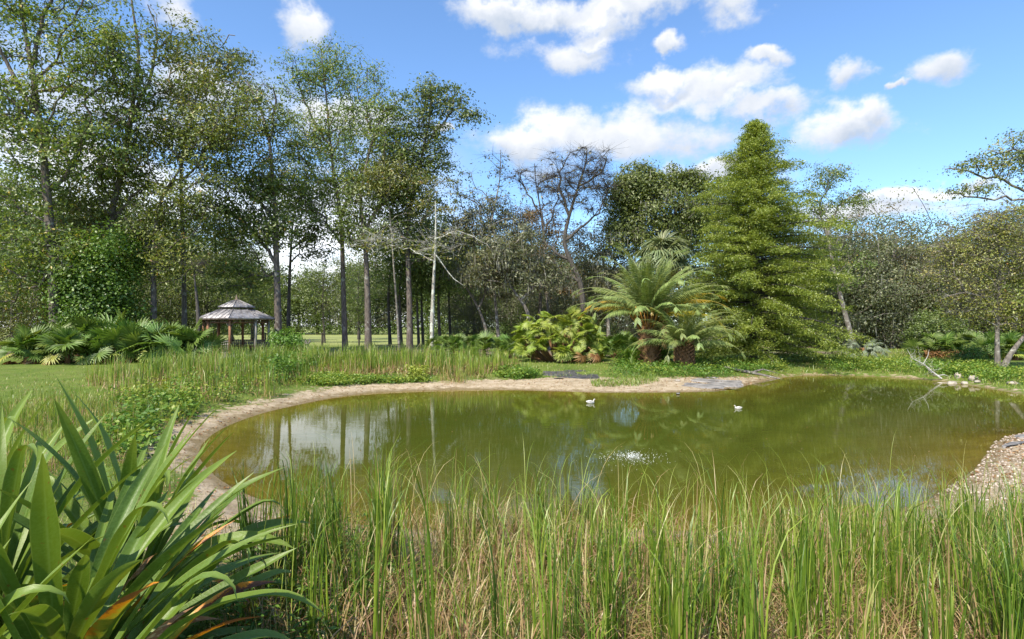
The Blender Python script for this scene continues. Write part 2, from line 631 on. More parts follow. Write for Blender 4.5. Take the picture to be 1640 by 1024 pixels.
m, t, out = new_mat('ground')
P = t.node('ShaderNodeNewGeometry').outputs['Position']
sh, sw, li = t.attr('shore'), t.attr('sandw'), t.attr('litter')
n1 = t.noise(P, .6, 5, .6)
n2 = t.noise(P, 4, 6, .65)
n3 = t.noise(P, 30, 5, .7)
nstr = t.noise(t.mapping(P, (.6, 2.4, 1)), 1.1, 5, .6)
grass = t.mix(t.smooth(n1, .35, .65), (.12, .19, .026), (.20, .26, .045))
grass = t.mix(t.smooth(n2, .42, .72), grass, (.22, .23, .075))
grass = t.mix(t.math('MULTIPLY', n3, .65), grass, (.05, .085, .014))
yp = t.node('ShaderNodeSeparateXYZ')
t.put(yp.inputs[0], P)
field = t.mix(t.smooth(nstr, .35, .7), (.23, .27, .085), (.32, .33, .13))
grass = t.mix(t.smooth(yp.outputs[1], 44, 56), grass, field)
lit = t.mix(n3, (.11, .085, .06), (.26, .21, .15))
grass = t.mix(t.smooth(t.math('ADD', li, t.math('MULTIPLY', t.math('SUBTRACT', n2, .5), 1.2)), .35, .75), grass, lit)
sand = t.mix(t.smooth(n2, .3, .7), (.37, .285, .175), (.53, .43, .30))
sand = t.mix(t.smooth(t.noise(P, 13, 6, .7), .50, .72), sand, (.25, .17, .11))
vor = t.node('ShaderNodeTexVoronoi')
vor.inputs['Scale'].default_value = 24
t.put(vor.inputs['Vector'], P)
gmix = t.math('MULTIPLY', t.smooth(vor.outputs['Distance'], .45, .1), t.smooth(n2, .40, .62))
sand = t.mix(t.math('MULTIPLY', gmix, .7), sand, t.mix(vor.outputs['Color'], (.33, .26, .22), (.62, .56, .50)))
sand = t.mix(t.math('MULTIPLY', t.smooth(t.noise(P, 1.4, 7, .7), .52, .66), .5), sand, (.20, .155, .10))
wet = t.smooth(t.math('ADD', sh, t.math('MULTIPLY', t.math('SUBTRACT', n2, .5), .7)), .40, .04)
sand = t.mix(t.math('MULTIPLY', wet, .75), sand, (.17, .125, .055))
edge = t.math('SUBTRACT', t.math('ADD', sw, t.math('MULTIPLY', t.math('SUBTRACT', n2, .5), 2.4)), sh)
c = t.mix(t.smooth(edge, -.15, .35), grass, sand)
bedn = t.noise(P, 1.7, 5, .65)
bed = t.mix(t.smooth(bedn, .35, .65), (.25, .20, .055), (.36, .30, .10))
c = t.mix(t.smooth(sh, .03, -.12), c, bed)
bmp = t.bump(t.math('ADD', n3, t.math('MULTIPLY', n2, .6)), .8, .05)
principled(t, out, c, .92, bmp, .15)
ground_mat = m
me = mesh_np('ground', np.stack([X.ravel(), Y.ravel(), Z], 1), [Q], ground_mat, True, shore=dS, sandw=sandw(X.ravel(), Y.ravel()), litter=litter(X.ravel(), Y.ravel()))
tag(link('ground', me), 'grassy ground with a sandy bank round the pond', kind='structure')

# ------------------------------------------------------------------ the water
wx = np.arange(-7.5, 24, .3)
wy = np.arange(4.6, 25.5, .3)
X, Y = np.meshgrid(wx, wy)
d = sdist(X.ravel(), Y.ravel())
nx, ny = len(wx), len(wy)
i, j = np.meshgrid(np.arange(ny - 1), np.arange(nx - 1), indexing='ij')
Q = np.stack([i * nx + j, i * nx + j + 1, (i + 1) * nx + j + 1, (i + 1) * nx + j], -1).reshape(-1, 4)
Q = Q[(d[Q] < .9).any(1)]
dep = np.maximum(0, -gz(X.ravel(), Y.ravel()))
m, t, out = new_mat('pond_water')
P = t.node('ShaderNodeNewGeometry').outputs['Position']
w1 = t.noise(t.mapping(P, (.55, 1.6, 1)), 3.0, 3, .5, .4)
w2 = t.noise(t.mapping(P, (.8, 2.2, 1)), 11, 2, .5)
calm = t.smooth(t.noise(P, .22, 2, .5), .35, .65)
hgt = t.math('MULTIPLY', t.math('ADD', w1, t.math('MULTIPLY', w2, .22)), t.math('ADD', .25, calm))
nrm = t.bump(hgt, .16, .008)
murk = t.math('ADD', t.attr('murk'), t.math('MULTIPLY', t.math('SUBTRACT', t.noise(P, .8, 4, .6), .5), .25), clamp=True)
wc = t.mix(murk, (.19, .175, .024), (.045, .070, .009))
df = t.node('ShaderNodeBsdfDiffuse')
t.put(df.inputs[0], wc)
tp = t.node('ShaderNodeBsdfTransparent')
t.put(tp.inputs[0], (.86, .83, .55))
b1 = t.node('ShaderNodeMixShader')
t.put(b1.inputs[0], murk)
t.l.new(tp.outputs[0], b1.inputs[1])
t.l.new(df.outputs[0], b1.inputs[2])
gl = t.node('ShaderNodeBsdfGlossy')
gl.inputs['Roughness'].default_value = .0
t.put(gl.inputs['Normal'], nrm)
fr = t.node('ShaderNodeFresnel')
fr.inputs['IOR'].default_value = 1.333
t.put(fr.inputs['Normal'], nrm)
b2 = t.node('ShaderNodeMixShader')
t.put(b2.inputs[0], fr.outputs[0])
t.l.new(b1.outputs[0], b2.inputs[1])
t.l.new(gl.outputs[0], b2.inputs[2])
t.l.new(b2.outputs[0], out.inputs[0])
me = mesh_np('water', np.stack([X.ravel(), Y.ravel(), np.zeros(X.size)], 1), [Q], m, True, murk=1 - np.exp(-dep * 3.4))
tag(link('water', me), 'murky olive green pond water reflecting trees and clouds', kind='structure')


# ------------------------------------------------------------------ trees
def resample(P, step):
    P = catmull(np.asarray(P, float), 6, False)
    s = np.concatenate([[0], np.cumsum(np.linalg.norm(np.diff(P, axis=0), axis=1))])
    n = max(2, int(s[-1] / step) + 1)
    q = np.linspace(0, s[-1], n)
    return np.stack([np.interp(q, s, P[:, k]) for k in range(3)], 1)


def grow(trunks, targets, r0, rtip, step=.45, first=.25, wander=.10, r=rng, upness=.45):
    """limbs that reach from the trunk to every clump: each clump joins the nearest good node; radii follow the pipe model.
    trunks: list of polylines (first = main, others fork off it)."""
    nodes, par, frac = [], [], {}
    for ti, tp in enumerate(trunks):
        tp = resample(tp, step)
        if ti == 0:
            base = tp[0].copy()
            L0 = np.linalg.norm(tp[-1] - tp[0])
            for k, p in enumerate(tp):
                nodes.append(p)
                par.append(k - 1)
            ntr = len(tp)
        else:
            arr = np.array(nodes)
            b = int(np.argmin(np.linalg.norm(arr - tp[0], axis=1)))
            for k, p in enumerate(tp[1:]):
                nodes.append(p)
                if len(tp) > 3:
                    nodes[-1] = p + r.normal(0, .05, 3) * (1 + 1.2 * k / len(tp))
                par.append(b if k == 0 else len(nodes) - 2)
                frac[len(nodes) - 1] = k / len(tp)
    nodes = [np.array(p) for p in nodes]
    cap = len(nodes) + len(targets) * 40
    A = np.zeros((cap, 3))
    A[:len(nodes)] = nodes
    par = par + [0] * (cap - len(par))
    path = np.zeros(cap)
    for k in range(1, len(nodes)):
        path[k] = path[par[k]] + np.linalg.norm(A[k] - A[par[k]])
    n = n0 = len(nodes)
    zmin = A[0, 2] + first * L0
    ok = A[:, 2] >= zmin
    ok[:n0] = A[:n0, 2] >= zmin
    if not ok[:n0].any():
        ok[n0 - 1] = True
    if len(targets):
        dd = np.min(np.linalg.norm(targets[:, None] - A[None, :n0], axis=2), axis=1)
        order = np.argsort(dd + r.uniform(0, 1.0, len(targets)))
    else:
        order = []
    w = np.zeros(cap)
    tipn = []
    for ti in order:
        T = targets[ti]
        D = T - A[:n]
        dist = np.linalg.norm(D, axis=1)
        hor = np.linalg.norm(D[:, :2], axis=1)
        cost = dist + .22 * path[:n] + 1.3 * np.maximum(0, upness * hor * .6 - D[:, 2]) + np.where(ok[:n], 0, 1e3)
        b = int(np.argmin(cost))
        p0 = A[b]
        L = dist[b]
        k = max(1, int(L / step))
        pd = unit(A[b] - A[par[b]]) if b else np.array([0, 0, 1.])
        c = p0 + (pd * .35 + np.array([0, 0, .28])) * L * .5 + (T - p0) * .25
        prev = b
        for q in range(1, k + 1):
            s = q / k
            p = (1 - s) ** 2 * p0 + 2 * s * (1 - s) * c + s * s * T
            if q < k:
                p = p + r.normal(0, wander * min(step, L / k), 3)
            if n >= cap:
                break
            A[n] = p
            par[n] = prev
            path[n] = path[prev] + L / k
            ok[n] = True
            prev = n
            n += 1
        tipn.append(prev)
    par = np.array(par[:n])
    A = A[:n]
    for q in tipn:
        w[q] += 1
    w = w[:n]
    for q in range(n - 1, 0, -1):
        w[par[q]] += w[q]
    rad = rtip * np.maximum(w, .6) ** .46
    kk = np.arange(ntr)
    if ntr > 1:
        tap = r0 * (1 - .84 * kk / (ntr - 1)) * (1 + .35 * np.exp(-kk * step / .5))
        rad[:ntr] = np.maximum(np.minimum(rad[:ntr], tap), tap)
    for q in range(ntr, n0):
        rad[q] = max(rad[q], min(rad[par[q]] * .96, r0 * (.46 if r0 > .157 or r0 < .15 else .26) * (1 - .88 * frac[q])))
    for q in range(ntr, n):
        rad[q] = min(rad[q], rad[par[q]] * .97)
    kids = [[] for _ in range(n)]
    for q in range(1, n):
        kids[par[q]].append(q)
    S = Soup()
    stack = [(0, -1)]
    while stack:
        q, p = stack.pop()
        ch = [p] if p >= 0 else []
        while True:
            ch.append(q)
            ks = kids[q]
            if not ks:
                break
            main = q + 1 if (q + 1 < ntr) else max(ks, key=lambda z: w[z] + (z == q + 1) * .5)
            for z in ks:
                if z != main:
                    stack.append((z, q))
            q = main
        if len(ch) < 2:
            continue
        R = rad[ch].copy()
        if p >= 0:
            R[0] = min(R[0], R[1] * 1.25)
        mx = R.max()
        S.tube(A[ch], R, 10 if mx > .12 else (6 if mx > .04 else 4))
    return S, A, rad


def crown_targets(ells, D, r=rng, spread=.8):
    out = []
    for (cx, cy, rx, ry, n) in ells:
        q = r.normal(size=(n, 3))
        q = unit(q) * (r.uniform(0, 1, n)[:, None] ** (1 / 2.2)) * np.where(r.uniform(size=n) < .16, r.uniform(1.05, 1.45, n), 1.0)[:, None]
        dy = q[:, 1] * min(rx, ry * 1.2) / F * D * spread
        out.append(np.stack([(cx + q[:, 0] * rx - 820) / F * D, D + dy, H - (cy + q[:, 2] * ry - HY) / F * D], 1))
    return np.concatenate(out)


def crown_mesh(T, name, mat, per, size, cl, flat=.42, asp=.5, base=(0, 0, 0), up=.5, r=rng, tint=(.5, .22), droop=.1):
    n = len(T) * per
    sc = np.repeat(r.uniform(.55, 1.3, len(T)), per)[:, None]
    off = r.normal(size=(n, 3)) * np.array([cl, cl, cl * flat]) * sc
    off[:, 2] -= .25 * np.linalg.norm(off[:, :2], axis=1)
    P = np.repeat(T, per, axis=0) + off
    cen = T.mean(0)
    fc = unit(off) * .9 + np.repeat(unit(T - cen) * .4 + r.normal(0, .35, T.shape), per, axis=0)
    V, f = leaf_cloud(P, size, asp, up * .7, droop, r=r, face=fc)
    tn = np.repeat(r.normal(tint[0], tint[1] * .6, len(T)), per) + r.normal(0, tint[1] * .7, n)
    tn = np.where(r.uniform(size=n) < .012, 1, np.clip(tn, 0, .93))
    return mesh_np(name, V - np.asarray(base), [f], mat, tint=np.concatenate([tn, tn]))


def twig_mesh(T, A, cl, k, rr, base, S, r=rng):
    a = np.repeat(T, k, axis=0)
    o = r.normal(size=(len(a), 3)) * np.array([cl, cl, cl * .6]) * 1.1
    V, q = sticks(a, a + o, rr, rr * .35)
    S.add(V, f4=q)


def tree(D, trunks, r0, ells, mat, label, bark='bark', name='tall_tree', cat='tree', per=30, size=.215, cl=.48, group=None,
         first=.3, twigs=3, tip=.014, flat=.42, tint=(.5, .22), moss=0, extra=None, spread=.8, upness=.45, seed=None, droop=.1):
    r = np.random.default_rng(seed if seed is not None else int(trunks[0][0][0] * 7 + D))
    tr = []
    off = 0.0
    for k, tl in enumerate(trunks):
        pts = []
        for q, (a, b) in enumerate(tl):
            p = at(a, b, D)
            if k:
                p[1] += (.12 * q) * (1 if k % 2 else -1) * 1.5
            pts.append(p)
        tr.append(np.array(pts))
    g = float(gz(tr[0][0][0], D))
    tr[0][0][2] = min(tr[0][0][2], g) - .1
    if tr[0][0][2] > g - .05:
        tr[0][0][2] = g - .1
    base = np.array([tr[0][0][0], D, g])
    ells = [(a, b_, c, d_, int(n * (1.6 if per > 20 else 1.0))) for (a, b_, c, d_, n) in ells]
    per = int(per * 1.5) if per > 20 else per
    T = crown_targets(ells, D, r, spread) if ells else np.zeros((0, 3))
    T = T[T[:, 2] > g + .5] if len(T) else T
    S, A, rad = grow(tr, T, r0, tip, first=first, r=r, upness=upness)
    if len(T) and twigs:
        twig_mesh(T, A, cl, twigs, .009, base, S, r)
    S.v = [v - base for v in S.v]
    root = empty(name, base, label, cat, group)
    link('trunk', S.mesh('trunk', M[bark], True), root)
    if per and len(T):
        link('crown', crown_mesh(T, 'crown', M[mat], per, size, cl, flat, base=base, tint=tint, r=r, droop=droop), root)
    if moss and len(T):
        Tm = T[r.uniform(size=len(T)) < moss]
        n = len(Tm) * 14
        P = np.repeat(Tm, 14, 0) + r.normal(0, .3, (n, 3)) * [1, 1, .5]
        L = r.uniform(.25, .8, n)
        V, f = blades(P - base, L, np.full(n, .05), np.full(n, PI - .08), np.zeros(n), 1., r.uniform(0, 6.28, n), 2, r=r)
        link('hanging_moss', mesh_np('hanging_moss', V, [f], M['moss'], tint=r.uniform(0, 1, len(f))), root)
    if extra:
        extra(root, base, r, T)
    return root


# --- the row of tall trees behind the pond, from the western edge of the view eastwards
tree(30, [[(90, 575), (86, 440), (76, 320), (68, 235), (54, 130), (42, 60), (20, -70)],
          [(52, 110), (62, 40), (80, -30), (100, -110)], [(60, 190), (30, 130), (0, 60), (-30, 20)], [(68, 240), (25, 170), (-15, 120)]],
     .29, [(60, 30, 120, 70, 40), (150, 110, 90, 70, 45), (20, 180, 70, 60, 30), (110, 230, 110, 55, 50), (20, 310, 80, 50, 34),
           (190, 60, 70, 50, 26), (10, -60, 140, 80, 30), (130, -40, 110, 60, 24), (-60, 120, 80, 120, 34), (50, 400, 80, 50, 34), (60, 160, 90, 60, 20), (110, 400, 60, 40, 24), (0, 440, 60, 50, 24)],
     'oak', 'tall scaly barked tree forking high up, at the west end of the row of trees', group='tall trees of the row behind the pond')
tree(33, [[(178, 575), (176, 440), (178, 350), (196, 270), (206, 210), (215, 150), (222, 90), (212, 10), (205, -40)],
          [(206, 205), (236, 120), (248, 60), (225, 0)], [(178, 350), (205, 330), (232, 300)]],
     .25, [(185, 190, 80, 70, 46), (240, 130, 80, 60, 34), (160, 290, 80, 60, 50), (270, 60, 50, 50, 12), (215, 250, 60, 50, 26), (140, 350, 70, 40, 30), (215, 400, 50, 40, 22)],
     'oak', 'tall leaning tree whose trunk rises out of the vine covered mound', group='tall trees of the row behind the pond', extra=None)
tree(32, [[(246, 578), (246, 470), (246, 400), (254, 340), (262, 310), (285, 276), (300, 240)], [(262, 312), (280, 290), (310, 262), (340, 200), (330, 130)],
          [(248, 395), (225, 380), (205, 352)]],
     .20, [(285, 215, 75, 50, 52), (340, 240, 60, 50, 44), (290, 320, 80, 45, 48), (365, 200, 45, 55, 26), (240, 370, 70, 30, 24), (330, 150, 60, 40, 20), (275, 410, 60, 40, 30)],
     'lime', 'tree with a bright yellow green crown standing just west of the gazebo', group='tall trees of the row behind the pond', tint=(.38, .24), size=.19)
tree(36, [[(296, 560), (294, 420), (292, 340), (290, 280), (300, 200), (326, 120), (318, 60)], [(300, 200), (270, 130), (262, 60), (230, 0)], [(322, 118), (352, 80), (380, 60)]],
     .17, [(325, 105, 60, 40, 22), (370, 100, 40, 40, 20), (300, 60, 50, 35, 10), (390, 150, 40, 26, 12), (310, 170, 60, 40, 14)],
     'oak', 'thin crowned tree with bare twisting top limbs behind the yellow green tree', bark='grey_bark', group='tall trees of the row behind the pond', per=26, twigs=6)
tree(35, [[(446, 572), (445, 500), (443, 430), (441, 350), (437, 290), (430, 220), (415, 170), (395, 130)], [(441, 360), (420, 330), (380, 290), (355, 250)],
          [(432, 225), (440, 180), (445, 150)], [(444, 420), (415, 385), (370, 330), (345, 290)]],
     .25, [(420, 175, 50, 45, 26), (385, 300, 60, 50, 34), (440, 290, 55, 50, 36), (395, 370, 60, 36, 30), (440, 360, 50, 36, 26), (400, 230, 45, 40, 20), (360, 340, 50, 40, 22), (385, 440, 50, 30, 24)],
     'oak', 'tall tree with a stout bare lower trunk standing just east of the gazebo', group='tall trees of the row behind the pond', tint=(.42, .26))
tree(41, [[(461, 552), (463, 470), (466, 400), (470, 350), (478, 310)]], .17, [(478, 320, 50, 50, 42), (500, 380, 40, 40, 28)],
     'deep', 'slimmer dark trunked tree standing close behind the stout tree by the gazebo', bark='dark_bark', group='tall trees of the row behind the pond')
tree(39, [[(553, 566), (551, 500), (549, 430), (546, 350), (536, 290), (528, 220), (522, 150), (514, 80)], [(546, 345), (572, 290), (590, 240), (606, 190)],
          [(548, 395), (520, 350), (495, 330)], [(530, 240), (500, 190), (480, 150), (465, 110)]],
     .21, [(525, 110, 48, 50, 40), (480, 130, 36, 36, 22), (570, 170, 50, 55, 44), (510, 215, 70, 50, 60), (540, 290, 75, 45, 56), (490, 320, 50, 50, 36),
           (590, 250, 50, 60, 34), (598, 120, 16, 36, 6), (470, 240, 40, 50, 26)],
     'oak', 'slender tree with the tallest airy spire of foliage east of the gazebo', group='tall trees of the row behind the pond', size=.18)
tree(37.5, [[(590, 568), (589, 500), (587, 430), (583, 370), (578, 320), (590, 250), (605, 200)], [(583, 372), (606, 330), (630, 290), (645, 250)]],
     .25, [(620, 215, 40, 55, 36), (625, 290, 60, 50, 48), (590, 370, 60, 36, 36), (640, 170, 30, 30, 14), (570, 330, 40, 40, 24)],
     'deep', 'thick dark trunked tree, second trunk east of the gazebo across the open field', group='tall trees of the row behind the pond')
tree(38.5, [[(656, 564), (656, 500), (654, 430), (653, 370), (664, 300), (678, 240), (688, 190), (690, 150)], [(678, 240), (705, 200), (735, 170), (764, 180)],
            [(654, 400), (630, 350), (620, 320)]],
     .23, [(688, 160, 26, 34, 26), (725, 165, 20, 30, 12), (752, 182, 20, 12, 8), (690, 220, 34, 46, 30), (655, 250, 40, 50, 36), (640, 330, 60, 40, 44), (700, 265, 26, 20, 10), (670, 390, 50, 30, 26)],
     'deep', 'dark crowned tree with a side limb that reaches out eastwards over the pale trunk', group='tall trees of the row behind the pond', tint=(.4, .25))
tree(36.5, [[(640, 566), (636, 500), (630, 420), (625, 350), (618, 300)]], .09, [(645, 290, 70, 34, 46), (690, 330, 40, 26, 16), (610, 280, 40, 26, 18)],
     'lime', 'thin tree with a flat yellowish crown between the two thick dark trunks', bark='grey_bark', group='tall trees of the row behind the pond', size=.16, cl=.36)
# broken lichen covered trunk
tree(34, [[(691, 573), (692, 520), (694, 460), (697, 400), (698, 350), (697, 322)], [(696, 420), (665, 400), (630, 392), (600, 396), (578, 380)],
          [(697, 408), (720, 440), (740, 455)], [(697, 385), (735, 372), (765, 380), (790, 396)]],
     .155, [(640, 385, 50, 16, 16), (600, 385, 40, 14, 12), (730, 375, 40, 18, 12), (700, 395, 30, 24, 14)],
     'lime', 'pale lichen covered dead trunk snapped off at the top, with white bare twigs', bark='pale_bark', name='dead_tree', per=9, twigs=7, cl=.6, first=.5, tip=.006)
# stub with a tangle of silver twigs
tree(31.5, [[(320, 572), (317, 500), (313, 460), (310, 430)]], .17, [(322, 428, 14, 10, 6)], 'grey',
     'short broken off stump trunk with a tangle of silver twigs on top, beside the gazebo', bark='dark_bark', name='tree_stump', cat='stump', per=0, twigs=16, first=.85)
for (px, by, D, r0, ht, lab) in [
        (625, 556, 47, .15, 340, 'slim trunk seen between the thick dark trunk and the dark crowned tree'),
        (643, 558, 45, .14, 360, 'slim dark trunk standing close against the dark crowned tree'),
        (671, 556, 46, .12, 350, 'leaning thin trunk just west of the pale lichen covered trunk'),
        (678, 556, 47, .13, 330, 'straight thin trunk touching the pale lichen covered trunk'),
        (705, 556, 46, .15, 350, 'dark slim trunk just east of the pale lichen covered trunk'),
        (722, 552, 50, .14, 370, 'dark slim trunk at the west end of the low palmetto bank'),
        (520, 552, 58, .12, 420, 'small trunk standing far out where the hayfield begins')]:
    tree(D, [[(px, by), (px - 3, 470), (px + 2, 420), (px + 5, ht)]], r0, [(px, ht + 45, 50, 55, 34), (px + 15, 440, 40, 40, 16)], 'deep', lab, bark='dark_bark',
         name='slim_tree', per=40, size=.2, cl=.55, first=.4, group='slim trunks in the shade behind the row', seed=px)
# grey green and bare trees of the middle
tree(41, [[(786, 548), (776, 520), (764, 490), (748, 462), (738, 440), (728, 400)], [(764, 490), (778, 470), (782, 440)]], .14,
     [(770, 400, 70, 55, 60), (740, 360, 50, 40, 30), (800, 440, 60, 40, 40), (790, 340, 30, 40, 16)], 'grey',
     'grey barked tree leaning westwards above the low palmetto bank', bark='grey_bark', name='leaning_tree', moss=.3, group='leaning trees')
tree(40, [[(800, 545), (790, 450), (780, 400), (790, 340), (800, 290), (802, 240)]], .13, [(795, 290, 26, 50, 16), (765, 330, 40, 34, 16), (740, 300, 36, 26, 12), (820, 330, 30, 30, 12)],
     'grey', 'half bare tree whose leafless top twig stands above the leaning grey tree', bark='grey_bark', name='bare_tree', per=12, twigs=10, cl=.5, upness=.7)
tree(38, [[(852, 530), (846, 505), (836, 485), (818, 458), (806, 430), (800, 390)]], .17, [(820, 400, 60, 50, 46), (860, 440, 50, 40, 36), (790, 430, 50, 36, 30)], 'grey',
     'thick trunk leaning westwards behind the round bright palmetto bush', bark='grey_bark', name='leaning_tree', moss=.4, group='leaning trees')
tree(40, [[(936, 545), (934, 490), (928, 450), (912, 415), (904, 385), (912, 345), (926, 300), (938, 262), (940, 238)], [(912, 415), (880, 395), (868, 360), (872, 320)],
          [(928, 450), (905, 440), (888, 420)], [(926, 300), (960, 280), (972, 250)], [(912, 345), (898, 300), (905, 258)], [(904, 385), (950, 350), (968, 320)]], .25,
     [(935, 275, 50, 38, 70), (915, 320, 50, 30, 40), (960, 300, 30, 40, 26), (890, 280, 30, 30, 20)],
     'olive', 'gnarled oak with a dome of bare leafless twigs against the cloud', bark='dark_bark', name='bare_tree', per=2, twigs=22, cl=.5, upness=.8, first=.35)
tree(42, [[(862, 545), (866, 470), (872, 400), (866, 340), (858, 290), (856, 262)], [(866, 345), (840, 300), (832, 270)], [(868, 380), (890, 330), (894, 290)]], .16,
     [(850, 290, 40, 30, 34), (890, 300, 26, 30, 16)],
     'olive', 'smaller leafless tree just west of the gnarled bare oak', bark='dark_bark', name='bare_tree', per=2, twigs=18, cl=.5, upness=.8)
tree(43, [[(880, 548), (876, 480), (866, 420), (850, 390)]], .15, [(850, 345, 50, 30, 34), (830, 390, 60, 40, 44), (900, 380, 50, 30, 26), (880, 430, 60, 40, 34)],
     'rust', 'half bare tree with sparse rusty leaves under the bare tops', bark='grey_bark', per=30, size=.15, cl=.45, twigs=8, moss=.2)
tree(44, [[(975, 548), (975, 480), (985, 420), (1000, 370)]], .17, [(975, 400, 60, 50, 60), (1000, 350, 40, 36, 30), (960, 450, 60, 44, 44)],
     'grey', 'dull grey green oak filling the gap behind the date palm fronds', bark='grey_bark', per=40, size=.18, cl=.5, moss=.3)
tree(42, [[(1045, 552), (1042, 460), (1045, 390), (1050, 330)], [(1042, 420), (1010, 350), (1000, 310)], [(1045, 400), (1080, 340), (1100, 310)]], .26,
     [(1030, 305, 50, 34, 70), (1000, 320, 30, 30, 30), (1020, 275, 26, 16, 14), (1070, 350, 60, 50, 70), (1010, 370, 46, 36, 40), (1075, 290, 40, 22, 26), (1110, 350, 40, 50, 50), (1130, 295, 30, 18, 14), (1105, 280, 24, 12, 8)],
     'deep', 'dense round topped live oak rising behind the palms', bark='grey_bark', per=46, size=.22, cl=.5, tint=(.55, .25), moss=.12)
tree(46, [[(1150, 548), (1150, 470), (1145, 400), (1140, 330)]], .2, [(1140, 330, 50, 40, 60), (1110, 380, 50, 60, 60), (1180, 380, 50, 60, 50)],
     'grey', 'greyish oak crown showing between the live oak and the cypress', bark='grey_bark', per=55, size=.18, cl=.5)
tree(40, [[(1370, 545), (1350, 490), (1342, 460), (1335, 430), (1325, 380), (1312, 330), (1330, 300)], [(1325, 380), (1345, 330), (1372, 312), (1392, 310)]], .2,
     [(1320, 285, 22, 22, 16), (1345, 275, 14, 14, 6), (1370, 315, 30, 14, 12), (1330, 330, 40, 20, 18), (1340, 420, 50, 40, 34), (1300, 320, 20, 30, 8)],
     'oak', 'leaning reddish trunk beside the cypress with sprigs standing above the woods', bark='grey_bark', name='leaning_tree', per=30, size=.16, cl=.35, upness=.7)
tree(31, [[(1700, 600), (1695, 480), (1680, 380), (1660, 300), (1650, 250)], [(1660, 310), (1610, 290), (1560, 270), (1525, 262)], [(1655, 270), (1620, 240), (1590, 250)],
          [(1665, 320), (1620, 318), (1560, 312), (1528, 305)]], .22,
     [(1600, 262, 50, 22, 20), (1640, 235, 50, 30, 24), (1560, 305, 50, 10, 10), (1690, 260, 60, 60, 60), (1545, 265, 20, 12, 5), (1680, 360, 60, 60, 60)],
     'oak', 'tree at the east edge whose open limbs reach west above the sallow tree', bark='grey_bark', per=21, size=.16, cl=.34, upness=.5, tint=(.6, .2))
# two-stemmed sallow tree on the east bank
tree(23.2, [[(1598, 594), (1597, 550), (1598, 500), (1600, 450), (1603, 400), (1600, 355)], [(1600, 440), (1585, 420), (1560, 405), (1520, 400)],
            [(1598, 500), (1570, 480), (1530, 470), (1500, 468)], [(1602, 400), (1620, 370), (1640, 340)]], .10,
     [(1600, 360, 55, 36, 60), (1560, 400, 60, 40, 60), (1630, 420, 50, 50, 50), (1530, 440, 50, 26, 34), (1560, 480, 60, 30, 44), (1620, 500, 50, 30, 30), (1520, 400, 40, 18, 16), (1680, 440, 50, 80, 40)],
     'sallow', 'small sallow yellow leaved tree with an upright stem beside the east bank rocks', bark='grey_bark', name='sallow_tree', per=24, size=.09, cl=.30, twigs=7, flat=.3, tip=.006, tint=(.6, .26))
tree(22.9, [[(1603, 598), (1612, 578), (1630, 552), (1650, 528), (1680, 490), (1700, 440)], [(1650, 528), (1690, 530), (1720, 500)]], .11,
     [(1690, 430, 50, 40, 40), (1640, 480, 30, 30, 18), (1720, 490, 40, 40, 30)],
     'sallow', 'leaning second stem growing beside the upright sallow tree, slanting east', bark='grey_bark', name='sallow_tree', per=34, size=.12, cl=.28, twigs=6, tip=.007)


# --- background woods: a few kinds of tree, each built once and then copied
def proto(kind, hgt, wid, mat, bark, seed, per=60, size=.26, n=150, cl=.7, low=.15, moss=0, tint=(.5, .22)):
    r = np.random.default_rng(seed)
    q = unit(r.normal(size=(n, 3))) * (r.uniform(0, 1, n)[:, None] ** (1 / 2.6))
    zc = hgt * (low + 1) / 2
    zr = hgt * (1 - low) / 2
    lob = 1 + .25 * np.sin(np.arctan2(q[:, 1], q[:, 0]) * 3 + seed)
    T = np.stack([q[:, 0] * wid / 2 * lob, q[:, 1] * wid / 2 * lob, zc + q[:, 2] * zr * (1 + .2 * r.normal(size=n) * (q[:, 2] > .3))], 1)
    tr = [np.array([[0, 0, -.2], [r.normal() * .2, 0, hgt * .3], [r.normal() * .5, r.normal() * .4, hgt * .6], [r.normal() * .6, 0, hgt * .85]])]
    S, A, rad = grow(tr, T, hgt * .018, .02, step=.7, first=.2, r=r)
    twig_mesh(T, A, cl, 1, .010, 0, S, r)
    a = S.mesh('trunk', M[bark], True)
    b = crown_mesh(T, 'crown', M[mat], per, size, cl, .6, tint=tint, r=r)
    mo = None
    if moss:
        Tm = T[r.uniform(size=n) < moss]
        P = np.repeat(Tm, 16, 0) + r.normal(0, .5, (len(Tm) * 16, 3))
        k = len(P)
        V, f = blades(P, r.uniform(.3, 1.1, k), np.full(k, .07), np.full(k, PI - .08), np.zeros(k), 1., r.uniform(0, 6.28, k), 2, r=r)
        mo = mesh_np('hanging_moss', V, [f], M['moss'], tint=r.uniform(0, 1, len(f)))
    return dict(kind=kind, a=a, b=b, moss=mo)


PR = [proto('oak_tree', 12, 10, 'grey', 'grey_bark', 1, moss=.2, n=210, size=.21, per=90, low=.02),
      proto('oak_tree', 11.5, 9, 'olive', 'grey_bark', 2, moss=.1, n=200, size=.23, per=80, low=.02),
      proto('oak_tree', 11, 8, 'deep', 'dark_bark', 3, n=170, size=.2, per=70, low=.02, moss=.1),
      proto('woodland_tree', 15, 8, 'deep', 'dark_bark', 4, n=180, per=60, size=.22, low=.12),
      proto('woodland_tree', 15, 9, 'oak', 'dark_bark', 5, n=190, per=60, size=.22, low=.08),
      proto('far_tree', 15, 11, 'grey', 'dark_bark', 6, n=110, per=70, size=.42, low=.0, cl=1.0),
      proto('far_tree', 15, 10, 'deep', 'dark_bark', 7, n=110, per=70, size=.42, low=.0, cl=1.0),
      proto('oak_tree', 10.5, 8, 'lime', 'grey_bark', 8, n=150, per=60, size=.2, low=.02, tint=(.3, .2))]


